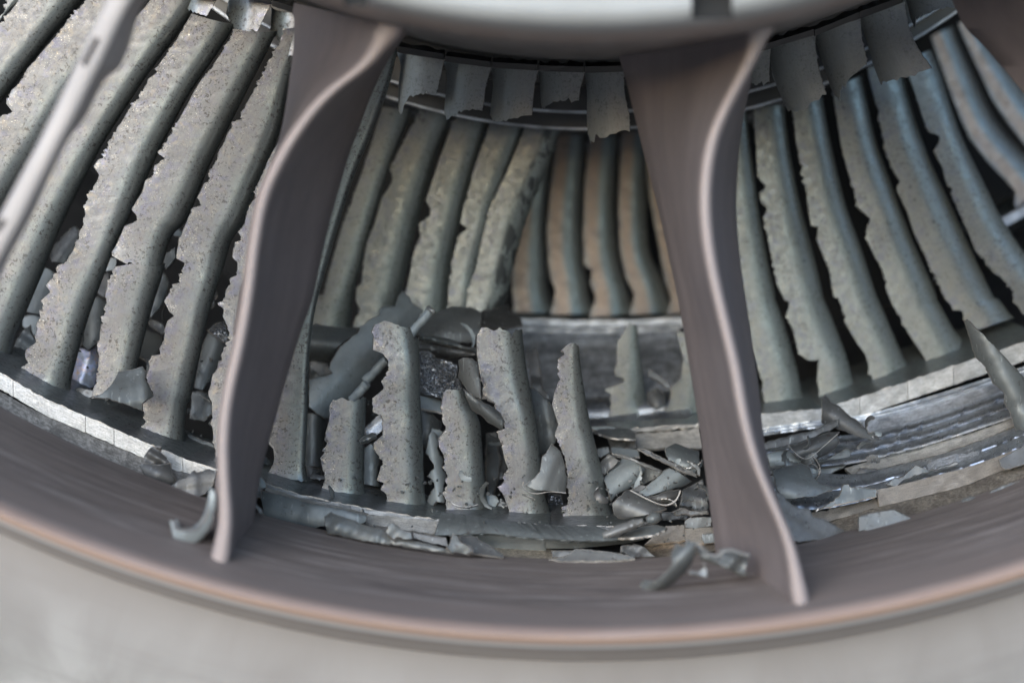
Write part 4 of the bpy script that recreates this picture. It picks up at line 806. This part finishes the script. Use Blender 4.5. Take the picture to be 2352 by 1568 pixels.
frag('blue-grey curled sheet low between the bent strut and the first stub', R5('318,1080 350,1090 405,1105 415,1170 395,1230 330,1190'), 1.032, 'frag_dark', 458, curl=(.002, .005), grid=5)
frag('narrow steel-blue plate behind the pointed stub at its foot', R6('560,1240 640,1250 650,1320 640,1390 560,1370'), 1.055, 'comb', 459, grid=5, cat='honeycomb scrap', name='honeycomb_scrap')
frag('folded dark sheet between the rolled scraps and the flat splinter', FB('620,420 700,340 800,400 720,470 660,520 630,480'), 1.02, 'frag_dark', 460, rough=.001, grid=5)
frag('pale corner of sheet above the first rolled scrap', FB('600,300 700,280 720,330 640,380 600,360'), 1.05, 'frag', 461, grid=5)
frag('small dark knot between the gutter offcut and the second rolled scrap', FB('900,640 960,600 1010,610 1020,650 960,672 910,662'), 1.0, 'frag_dark', 462, rough=.001, grid=4)
frag('long blue-grey strip across the foot of the second-row stubs', R6('800,860 900,858 1040,880 1050,920 930,920 830,900'), 1.09, 'frag_blue', 463, grid=5)
frag('torn curl of sheet beside the second-row stub with the flap', R6('1125,520 1180,560 1240,600 1265,650 1230,640 1180,600 1130,580'), 1.11, 'frag_pale', 464, grid=4)
frag('dark round-ended scrap between the two second-row stubs', R6('1125,670 1180,640 1230,680 1235,740 1180,770 1125,740'), 1.125, 'frag_dark', 465, curl=(.002, .004), grid=5)
# right of the pointed stub
frag('dark flat shelf of metal below the second-row stub', FB('570,150 700,128 850,128 925,168 930,220 840,216 760,212 620,180'), 1.062, 'frag', 331, tilt=(0, -.012), grid=5)
frag('dark rounded plate hanging under the flat shelf', FB('690,215 850,220 930,225 940,300 880,310 720,290'), 1.072, 'frag_dark', 332, grid=5)
frag('greenish strip lying under the rounded plate', FB('715,288 850,292 945,310 960,370 850,380 725,345'), 1.05, 'frag_blue', 333, tilt=(0, -.006), grid=5)
frag('rolled vane scrap with bright ridge, leaning on the pointed stub', FB('655,545 720,470 810,378 870,368 960,420 1010,470 960,580 860,640 770,680 720,745 690,650'), 1.012, 'frag_blue', 334, axis=(.75, -.66), curl=(0, .014), tilt=(.004, -.003), grid=6, jag=.6)
frag('long wavering strip arching over the rolled scraps', FB('720,338 800,344 900,378 1000,420 1150,482 1130,500 1000,455 900,405 800,370'), 1.0, 'frag_pale', 335, grid=4, curl=(.004, 0), jag=.7)
frag('shadowed sheet beneath the wavering strip', FB('870,380 1000,440 1160,500 1080,560 1000,600 960,620 900,660 960,540'), 1.025, 'frag', 336, grid=6, tilt=(0, .006))
frag('second rolled vane scrap with bright ridge, nearer the straight strut', FB('940,672 1080,560 1160,480 1210,460 1300,500 1400,575 1310,622 1200,650 1060,690 1020,705'), 1.0, 'frag_blue', 337, axis=(.8, -.6), curl=(0, .012), tilt=(.004, 0), grid=6, jag=.7)
frag('open gutter-shaped offcut with a thick bright rim, lowest of the heap', FB('725,765 790,700 845,645 890,645 960,690 1050,742 1130,780 1190,800 1130,822 1000,862 900,880 780,884 742,850'), .988, 'frag_dark', 338, axis=(.9, .35), curl=(.0, .010), tilt=(0, -.004), grid=6)
frag('inner curve of the gutter-shaped offcut', FB('1020,705 1120,680 1200,650 1290,640 1290,700 1240,760 1190,770 1100,740'), .996, 'frag_dark', 339, curl=(.006, .006), grid=5)
tb = tube('metal_fragment', P3(smooth_line(FB('880,648 960,690 1050,735 1130,768 1190,775 1250,748 1285,700 1300,648'), 40), .984), 2.2 * K, M['torn']); tag(tb, 'thick bright curved rim hooked round the gutter-shaped offcut', 'metal fragment', 'torn metal fragments')
frag('long flat splinter slanting down to the straight strut', FB('938,300 990,298 1100,350 1200,400 1320,455 1440,510 1440,545 1330,500 1220,445 1130,400 1010,345'), .998, 'frag_dark', 340, grid=5, th=.0016, edge=M['bright'])
frag('smooth grey plate tucked behind the long flat splinter', FB('1168,300 1210,275 1255,254 1350,290 1455,322 1465,480 1380,478 1280,440 1195,400'), 1.03, 'frag', 341, tilt=(0, -.006), curl=(0, .006), grid=7)
frag('small bright hooked sliver at the edge of the straight strut', FB('1350,400 1400,410 1450,440 1470,470 1465,530 1440,520 1430,470 1390,440'), .985, 'frag_pale', 342, grid=4)
frag('dark crumpled plate in the shade of the straight strut', FB('1310,650 1400,600 1485,555 1540,800 1480,850 1390,800 1290,780'), 1.01, 'frag_dark', 343, rough=0.00090, grid=6)
frag('crumpled dark scrap on the ledge beside the straight strut', FB('1230,830 1300,800 1390,820 1530,815 1540,850 1400,862 1340,850 1260,862'), .99, 'frag_dark', 344, rough=0.00090, grid=4)
frag('dark ledge plate behind the pale tongue', FB('1130,830 1250,832 1370,850 1350,900 1300,892 1150,905'), 1.0, 'frag_dark', 345, grid=5)
frag('thin grey flake lying on the seal segment at the straight strut', FB('1338,900 1385,870 1560,870 1560,950 1440,972 1338,962'), .99, 'frag', 346, grid=5)
frag('small square grey flake stuck to the seal segment at the strut foot', FB('1480,1010 1590,1005 1590,1090 1500,1100 1475,1060'), .976, 'frag', 347, grid=5)
# curled shroud strip
o = strip('curled_strip', T('A: 1500,285 1600,300 1800,326 2000,352', 'B: 0,918 150,932 300,944 450,946 590,942'), T('A: 1448,470 1560,468 1700,458 1900,452 2100,478 2250,492 2352,498', 'B: 120,1048 250,1056 400,1066 560,1072 700,1072 860,1052'), .985, .965, M['frag'], None, seed=351, bulge=.004, m=8, wob=.0006, jag=.7)
tag(o, 'long curled shroud strip running in front of the snapped stubs', 'shroud strip')
strip('rolled_underside', T('A: 1560,476 1700,466 1900,460 2100,486 2250,500 2352,506', 'B: 120,1056 250,1064 400,1072 560,1078 700,1078 860,1058 1000,1042'), T('A: 1640,500 1800,560 2000,575 2200,590 2352,590', 'B: 120,1132 300,1136 400,1134 560,1122 700,1108 860,1090 1000,1060'), .966, .982, M['frag_blue'], o, seed=352, m=6, bulge=-.002)
frag('pale tongue of torn metal curling up from the curled strip', FB('645,1005 700,980 740,950 830,918 900,890 985,880 1000,930 960,950 850,1000 780,1040 660,1052'), .955, 'frag_pale', 353, curl=(.002, .006), grid=5)
frag('rounded pale ear standing up at the end of the curled strip', FB('1008,880 1060,825 1130,838 1146,890 1090,932 1025,925'), .970, 'frag', 354, curl=(.003, .004), grid=5)
frag('pointed grey blade of sheet below the pale tongue', FB('780,1046 860,1000 960,955 1080,935 1190,960 1170,985 1050,1028 920,1042'), .962, 'frag', 355, tilt=(0, -.006), grid=5)
# on the ring edge, middle
frag('flat grey plate covering the seal beside the bent strut', FA('80,112 250,155 400,198 560,232 700,256 920,310 905,370 870,385 760,345 640,300 600,330 590,400 450,425 250,380 100,345'), .975, 'frag', 361, curl=(.004, .004), grid=7)
frag('long crumpled pale bar lying along the ring edge', FA('578,322 640,288 720,322 900,392 1060,432 1095,455 1130,500 1090,545 900,520 700,470 600,460'), .948, 'frag', 362, curl=(.001, .003), rough=0.00081, grid=5, th=.003)
frag('spiky crumpled knot in the middle of the pale bar', FA('1060,440 1092,378 1122,368 1150,390 1185,425 1258,442 1272,500 1220,505 1150,485 1125,505 1095,480'), .942, 'frag', 363, rough=0.00090, grid=4, th=.003)
frag('flat pale ribbon continuing from the knot along the ring', FA('1110,490 1270,510 1400,535 1545,572 1600,590 1600,618 1450,602 1250,572 1090,540'), .944, 'frag', 364, curl=(.001, .002), rough=0.00054, grid=5, th=.002)
frag('dark strip of sheet between the knot and the twisted fin', FA('1270,440 1400,470 1540,490 1560,560 1400,530 1280,495'), .956, 'frag_dark', 365, grid=5)
frag('twisted upright fin on the pale ribbon', FA('1540,565 1570,520 1588,455 1622,470 1650,520 1718,560 1735,600 1700,622 1610,605 1580,612'), .940, 'frag', 366, rough=0.00090, twist=.004, grid=4, th=.002)
frag('dark wedge of sheet beside the twisted fin', FA('1640,470 1780,478 1800,510 1900,560 1985,620 1990,645 1880,632 1740,612 1720,565 1650,515'), .952, 'frag_dark', 367, tilt=(0, -.004), grid=5)
frag('long low grey flake on the ring under the curled strip', FB('200,1222 330,1205 380,1170 420,1138 530,1146 650,1156 850,1186 922,1220 760,1240 500,1242 300,1246'), .952, 'frag_pale', 368, grid=6, tilt=(0, -.003), edge=M['bright'])
frag('small dark flake behind the long low flake', FB('218,1148 300,1150 400,1150 380,1180 320,1208 230,1215'), .972, 'frag_dark', 369, grid=5)
frag('dark crumpled lump on the scored band in the middle', FB('820,1110 930,1100 1010,1130 1060,1180 1100,1205 960,1205 900,1215 800,1165'), .962, 'frag_dark', 370, rough=0.00135, grid=4)
# front bow-shaped curl by the right strut foot
frag('grey ribbon of torn metal curling forward off the ring, foremost', FB('955,1440 1000,1390 1090,1408 1180,1345 1235,1260 1222,1180 1262,1085 1320,1120 1355,1060 1432,1085 1430,1180 1400,1260 1330,1350 1240,1430 1110,1490 975,1492'), .880, 'frag', 381, curl=(.010, .016), tilt=(-.012, .004), grid=7, th=.0022)
frag('crumpled bow of torn metal at the foot of the straight strut', FB('1425,1075 1470,1112 1550,1190 1640,1202 1620,1140 1720,1132 1880,1190 1850,1290 1862,1362 1800,1372 1700,1312 1560,1262 1470,1232'), .880, 'frag', 382, rough=0.00180, curl=(.008, .010), grid=6, th=.002)
tb = tube('metal_fragment', P3(smooth_line(FB('1430,1085 1480,1130 1550,1195 1620,1200 1660,1150 1740,1148 1830,1185 1880,1192'), 36), .868), 3.0 * K, M['frag_pale']); tag(tb, 'pale folded rim along the top of the crumpled bow', 'metal fragment', 'torn metal fragments')
frag('short loop of metal under the crumpled bow', FB('1380,1320 1440,1328 1500,1290 1470,1240 1500,1255 1525,1330 1512,1380 1440,1350 1370,1345'), .876, 'frag_pale', 383, grid=5, th=.002)
# left of the bent strut, on the ring
frag('dark folded clump on the bright shroud strip, left of the bent strut', FE('195,325 232,268 300,220 372,232 372,282 432,332 480,400 400,412 330,410 200,392'), .978, 'frag_dark', 391, rough=0.00135, grid=4)
frag('dark skirt of sheet under the folded clump', FE('130,420 200,392 330,412 480,395 492,475 540,592 470,640 330,605 250,580 188,572 180,500'), .972, 'frag_dark', 392, curl=(.006, .006), grid=5)
frag('jagged sooty plate between the folded clump and the bent strut', FE('440,655 540,590 640,552 720,468 752,492 850,458 960,470 930,620 870,680 840,722 770,752 690,742 590,695'), .960, 'frag_dark', 393, rough=0.00090, jag=1.5, grid=5, edge=M['frag_pale'])
hk = frag('hook-shaped curled strip lying on the ring beside the bent strut', FE('880,640 930,680 950,760 952,860 925,980 890,1070 820,1175 700,1245 560,1252 500,1180 462,990 500,1002 525,1085 650,1112 750,1105 830,1010 872,900 880,780'), .866, 'frag_blue', 394, curl=(.004, .006), tilt=(-.006, .004), lean=.1, grid=6, th=.003)
strip('inner_wall', FE('505,1000 540,1060 650,1080 740,1050 810,960 850,850 870,720'), FE('510,1100 560,1170 660,1170 760,1120 840,1020 885,900 900,720'), .888, .868, M['frag_blue'], hk, seed=395, m=5)
frag('small bent tab at the strut, on the near side of the grey plate', FE('1385,560 1420,520 1475,600 1480,650 1445,668 1405,640'), .968, 'frag_blue', 396, grid=4)
frag('small pale hook at the foot of the bent strut', FE('1325,830 1352,808 1400,850 1445,920 1425,940 1375,880'), .952, 'frag_pale', 397, grid=4, th=.002)
frag('round-nosed scrap peeping out behind the bent strut', FE('1430,330 1480,330 1530,380 1545,430 1500,480 1420,470'), 1.03, 'frag_blue', 398, curl=(.004, .006), grid=5)
# debris behind the whole blades, at the far side of their gaps
frag('bristle-edged plate wedged between two whole blades', FF('432,318 412,245 432,190 480,140 530,80 572,40 640,10 670,90 640,210 560,300 520,330'), 1.055, 'frag_pale', 401, jag=2.2, step=3, curl=(0.0016, 0.0024), grid=5)
frag('smooth blue-grey sheet behind the saw-toothed blade', FF('300,420 370,350 470,405 430,520 430,640 350,760 300,745 250,735 200,720'), 1.07, 'frag_blue', 402, curl=(0.0008, 0.0032), grid=6)
frag('small crinkled scraps low between two whole blades', FF('130,970 180,890 250,835 262,900 310,975 300,1040 200,1120 100,1080'), 1.06, 'frag', 403, rough=0.00135, grid=4)
frag('shadowed blue sheet beneath the smooth sheet', FF('180,770 260,750 350,770 330,960 240,900 190,850'), 1.085, 'frag_blue', 404, grid=6)
frag('smooth green-grey plate behind the snapped blade', FF('760,640 812,592 900,640 885,780 850,960 800,1000 740,1048 690,1002 680,920 700,780'), 1.065, 'frag', 405, axis=(0, 1), curl=(0.0008, 0.0040), grid=7)
frag('plate with pearly blue and orange heat sheen behind the snapped blade', FF('640,1010 740,1050 830,1000 840,1120 820,1250 800,1365 700,1360 590,1340 600,1200'), 1.06, 'pearl', 406, curl=(0.0008, 0.0032), grid=6)
frag('grey plate edge showing through the black bite of the deep-bitten blade', FF('1370,390 1420,480 1400,570 1380,640 1300,740 1240,790 1240,600 1300,480'), 1.05, 'frag', 407, curl=(0.0016, 0.0024), grid=5)
frag('thin horizontal fins low in the gap beside the snapped blade', FF('1230,770 1370,830 1400,880 1360,920 1240,830'), 1.06, 'frag_dark', 408, grid=5)
frag('dark plate low in the gap beside the snapped blade', FF('1180,860 1360,920 1360,1030 1300,1090 1240,1150 1160,1100'), 1.07, 'frag', 409, grid=6, tilt=(0, .006))
frag('pale curved plate between the deep-bitten blade and the bent strut', FF('1690,1000 1745,895 1830,950 1890,1000 1855,1110 1780,1270 1690,1385 1620,1360'), 1.055, 'frag', 410, axis=(.35, -1), curl=(0.0000, 0.0040), grid=6)
frag('scrap of crushed honeycomb above the pale curved plate', FF('1730,880 1800,820 1870,800 1915,920 1895,1005 1830,950'), 1.062, 'comb', 411, cat='honeycomb scrap', rough=0.00090, grid=4, name='honeycomb_scrap')
frag('scuffed plate standing low beside the deep-bitten blade', FF('1600,1390 1690,1385 1760,1420 1790,1560 1700,1640 1580,1620'), 1.05, 'frag', 412, rough=0.00068, grid=6)
frag('dull bar lying in the dark slot beside the deep-bitten blade', T('4: 840,1050 880,1060 960,1095 960,1130 900,1115 845,1085'), 1.03, 'frag', 413, grid=5)
frag('crinkled foil scrap at the foot of the saw-toothed blade', FF('570,1375 640,1362 730,1372 800,1390 770,1440 700,1470 620,1425'), 1.02, 'frag_pale', 414, rough=0.00135, grid=4)
frag('crumpled fan-shaped flap folded round the foot of the snapped blade', FF('960,1280 985,1225 1100,1208 1190,1180 1225,1225 1212,1285 1250,1350 1285,1425 1190,1495 1190,1560 1050,1500 900,1450 760,1445 860,1400 930,1330'), .992, 'frag', 415, curl=(0.0024, 0.0048), tilt=(.006, .0), rough=0.00068, grid=6)
frag('bright horizontal clip in the gap beside the cracked length', FF('1440,70 1480,20 1530,55 1520,100 1460,95'), 1.04, 'frag_blue', 416, grid=4)
frag('pale upright scrap behind the crack of the snapped blade', FF('900,270 980,280 975,380 880,390'), 1.05, 'frag_blue', 417, grid=5)
frag('dark sheet behind the upper end of the snapped blade', FF('820,420 920,395 900,560 870,610 800,560'), 1.07, 'frag_dark', 418, grid=6)
frag('grey scrap hanging in the deep black bite', FF('1380,230 1470,180 1470,280 1430,330 1390,370 1360,320'), 1.05, 'frag', 419, grid=5)
# lower right
frag('pale crumpled sheet at the foot of the straight strut, towards the ring', FC('395,915 460,938 480,980 580,1042 660,1050 700,1110 790,1132 900,1200 940,1212 920,1252 760,1290 580,1308 500,1300 440,1150'), .955, 'frag_pale', 421, rough=0.00068, tilt=(.006, -.006), grid=6)
frag('wide smooth grey plate with curved end beside the straight strut', FC('370,745 480,712 600,690 660,720 690,800 740,850 900,880 820,908 720,948 550,972 470,970 400,900'), .985, 'frag', 422, curl=(.004, .006), grid=7, tilt=(0, -.006))
frag('leaf-shaped dark sliver on the bright seal band', FC('780,815 900,800 1000,785 1060,722 1180,730 1300,742 1395,762 1380,790 1200,822 1110,812 900,838 800,842'), 1.012, 'frag_dark', 423, grid=6)
frag('saw-edged flake in front of the straw seal segments', FC('780,1022 900,935 930,852 970,850 990,880 1100,872 1190,892 1192,950 1050,985 900,1015 700,1060'), .983, 'frag', 424, jag=1.6, grid=5, edge=M['gold'])
frag('dark pointed shard slanting across the bright shroud strip', FC('755,185 790,150 832,212 900,242 960,300 1030,345 1130,442 1232,508 1180,522 1050,482 900,432 830,400 760,380'), 1.03, 'frag_dark', 425, curl=(.004, .006), grid=5)
frag('long dark strip bent into the pointed shard', FC('290,535 400,505 500,475 620,450 720,420 900,340 890,400 800,440 700,490 600,522 450,560 300,590'), 1.02, 'frag_dark', 426, grid=5, edge=M['frag_pale'])
frag('dark sheet folded into a trough under the long dark strip', FC('500,545 600,530 800,450 900,440 880,470 900,530 840,600 700,680 640,672 560,640'), 1.008, 'frag_dark', 427, curl=(.002, .010), grid=5)
tb = tube('metal_fragment', P3(smooth_line(FC('492,540 530,592 590,645 640,660 690,632 760,570 880,462'), 40), 1.0), 1.0 * K, M['torn']); tag(tb, 'thin shiny V-shaped edge of the folded trough', 'metal fragment', 'torn metal fragments')
frag('dull patch of sheet under the folded trough', FC('640,680 800,650 960,570 1000,600 960,690 930,730 760,800 690,790'), 1.03, 'frag', 428, grid=6)
frag('small bracket-shaped scrap beside the pointed shard', FC('1030,570 1060,520 1160,490 1180,520 1090,545 1060,580'), 1.04, 'frag', 429, grid=4)
frag('rounded blue-grey scrap in the shadow of the straight strut', FC('330,620 420,585 520,600 590,650 620,690 480,705 350,720'), 1.02, 'frag_blue', 430, curl=(.003, .006), grid=5)
frag('tall curved sliver of blade standing at the edge of the photo', R7('1250,372 1262,362 1345,432 1420,512 1530,622 1620,740 1640,980 1540,982 1510,920 1490,850 1460,800 1462,752 1400,700 1362,612 1310,560 1290,500'), 1.0, 'frag', 431, axis=(.5, 1), curl=(.004, .012), tilt=(.008, .006), grid=6, jag=1.0)
frag('dark plate overlapping the far end of the longest seal segment', FC('2145,660 2200,630 2300,575 2400,530 2400,690 2300,715 2200,742 2165,720'), .974, 'frag_dark', 432, grid=6)
frag('grey flat flake bridging the ring edge and the scored segment', FC('1050,1110 1120,1085 1200,1070 1330,1052 1420,1100 1530,1140 1400,1180 1230,1210 1045,1225'), .952, 'frag', 433, grid=6)
frag('small grey lump on the scored coppery segment', FC('1838,1000 1870,965 1920,945 2000,960 2012,1000 1930,1025 1850,1042'), .955, 'frag', 434, curl=(.003, .003), grid=4)
frag('grey flake at the ring edge near the picture corner', FC('2015,962 2080,912 2200,860 2400,800 2400,890 2200,930 2080,965'), .955, 'frag', 435, grid=6)
frag('torn spiky scrap above the longest seal segment', FC('1260,860 1330,800 1400,790 1490,702 1540,720 1610,740 1830,680 1830,700 1560,770 1420,815 1340,880'), .997, 'frag', 436, jag=1.4, grid=5)
frag('torn strip lying along the top of the longest seal segment', FC('1800,672 1850,625 1980,600 2120,560 2260,520 2330,500 2300,540 2160,605 1990,660 1860,690'), 1.0, 'frag', 437, jag=1.0, grid=5)

# thin curled foil shreds scattered through the heap
rng = seeded(5150)
def shred(x, y, Y, Ln, w, mat, lab):
    n = 22; a = rng.uniform(-.9, .9) + (math.pi if rng.random() < .5 else 0); turn = rng.uniform(1.0, 3.6) * rng.choice([-1, 1]); roll = rng.uniform(0, math.pi); rt = rng.uniform(-1.6, 1.6)
    p = np.array(P3((x, y), Y)); ds = Ln * K / n; rows = []
    nrm = np.array([rng.normal(0, .5), -rng.uniform(.2, 1), rng.normal(0, .8)]); nrm /= np.linalg.norm(nrm)
    e1 = np.array([math.cos(a), 0, math.sin(a)]); e1 -= nrm * (e1 @ nrm); e1 /= np.linalg.norm(e1); e2 = np.cross(nrm, e1); pts = []
    for i in range(n):
        th = turn * (i / n) ** 1.4; d = e1 * math.cos(th) + e2 * math.sin(th); p = p + d * ds; q = roll + rt * i / n
        c = nrm * math.cos(q * .4) + np.cross(d, nrm) * math.sin(q * .4); ww = w * K * (.35 + .65 * math.sin(math.pi * min(1, (i + 2) / (n + 1))) ** .6)
        j1, j2 = rng.normal(0, .16, 2); dirn = np.cross(d, c); dirn /= np.linalg.norm(dirn)
        for t in (-1 - j1, -.4, .3, 1 + j2): pts.append(p + c * ww * .5 * t + dirn * ww * .10 * t * t)
    F = np.array(pts); I = np.arange(n * 4).reshape(n, 4); N = np.cross(np.gradient(F.reshape(n, 4, 3), axis=0), np.gradient(F.reshape(n, 4, 3), axis=1)); N /= np.maximum(np.linalg.norm(N, axis=-1, keepdims=True), 1e-12)
    B = F + N.reshape(-1, 3) * .0006; fs = np.stack([I[:-1, :-1].ravel(), I[1:, :-1].ravel(), I[1:, 1:].ravel(), I[:-1, 1:].ravel()], -1); faces = fs.tolist() + (fs[:, ::-1] + n * 4).tolist(); fm = [0] * len(faces)
    loop = list(I[0, :]) + list(I[1:, -1]) + list(I[-1, -2::-1]) + list(I[-2:0:-1, 0])
    for i in range(len(loop)):
        u_, v_ = int(loop[i]), int(loop[(i + 1) % len(loop)]); faces.append((u_, v_, v_ + n * 4, u_ + n * 4)); fm.append(1)
    o = mesh_obj('foil_shred', np.concatenate([F, B]), faces, [M[mat], M['torn']], None, np.zeros((n * 8, 2)), fm, sharp=50); tag(o, lab, 'foil shred', 'foil shreds in the wreckage')
for (x0, y0, x1, y1, Ya, Yb, num, lab) in ((1395, 1060, 1600, 1180, .985, 1.04, 13, 'thin curled foil shred in the heap between the pointed stub and the straight strut'), (1770, 985, 2060, 1110, .985, 1.03, 9, 'thin curled foil shred on the case just beyond the straight strut'),
        (740, 1090, 1260, 1185, 1.0, 1.05, 9, 'thin curled foil shred at the feet of the snapped stubs'), (720, 780, 1250, 1060, 1.06, 1.09, 10, 'thin curled foil shred lying behind the snapped stubs'),
        (60, 640, 480, 980, 1.065, 1.085, 11, 'thin curled foil shred in the gaps behind the whole blades')):
    for k in range(num):
        shred(rng.uniform(x0, x1), rng.uniform(y0, y1), rng.uniform(Ya, Yb), rng.uniform(34, 95), rng.uniform(9, 24), ['frag', 'frag_dark', 'frag_blue', 'frag_dark', 'frag', 'frag_blue'][int(rng.integers(0, 6))], lab)

# countless small chips caught in the heap
rng = seeded(77); V = []; Fc = []
def chip(c, r):
    k = rng.integers(3, 6); n0 = len(V); q = rng.normal(0, 1, (2, 3)); q /= np.linalg.norm(q, axis=1, keepdims=True); q[1] -= q[0] * (q[0] @ q[1]); q[1] /= np.linalg.norm(q[1])
    for i in range(k):
        w = 2 * math.pi * (i + rng.uniform(-.3, .3)) / k; V.append(c + r * rng.uniform(.5, 1.2) * (math.cos(w) * q[0] + math.sin(w) * q[1]))
    nn = np.cross(q[0], q[1]) * .0008
    for i in range(k): V.append(np.array(V[n0 + i]) + nn)
    Fc.append(tuple(range(n0, n0 + k))); Fc.append(tuple(range(n0 + 2 * k - 1, n0 + k - 1, -1)))
    for i in range(k): Fc.append((n0 + i, n0 + k + i, n0 + k + (i + 1) % k, n0 + (i + 1) % k))
for (x0, y0, x1, y1, Ya, Yb, num, r) in ((700, 1090, 1300, 1180, 1.012, 1.05, 70, .0035), (1350, 1080, 1620, 1190, 1.0, 1.03, 60, .0032), (600, 1195, 1600, 1262, .972, .984, 70, .0018), (60, 780, 500, 1020, 1.04, 1.08, 70, .004), (720, 860, 1150, 1060, 1.09, 1.12, 50, .0045)):
    for _ in range(num):
        chip(P3((rng.uniform(x0, x1), rng.uniform(y0, y1)), rng.uniform(Ya, Yb)), r * rng.uniform(.2, .6))
o = mesh_obj('metal_chips', V, Fc, M['frag'], None, uv=np.zeros((len(V), 2)), smooth=False); tag(o, 'countless small metal chips caught between the bigger fragments', 'metal chips', kind='stuff')

# origins at each thing's own base
for ob in list(COL.objects):
    if ob.parent is None and ob.type in ('MESH', 'EMPTY') and ob.name not in ('ground',) and ob.get('category') not in ('engine frame', 'engine case', 'rotor', 'engine cowl'):
        ms = [q for q in [ob] + list(ob.children_recursive) if q.type == 'MESH']
        if not ms: continue
        co_ = np.concatenate([np.array([v.co for v in q.data.vertices]) for q in ms]); lo, hi = co_.min(0), co_.max(0)
        origin_to(ob, ((lo[0] + hi[0]) / 2, (lo[1] + hi[1]) / 2, lo[2]))
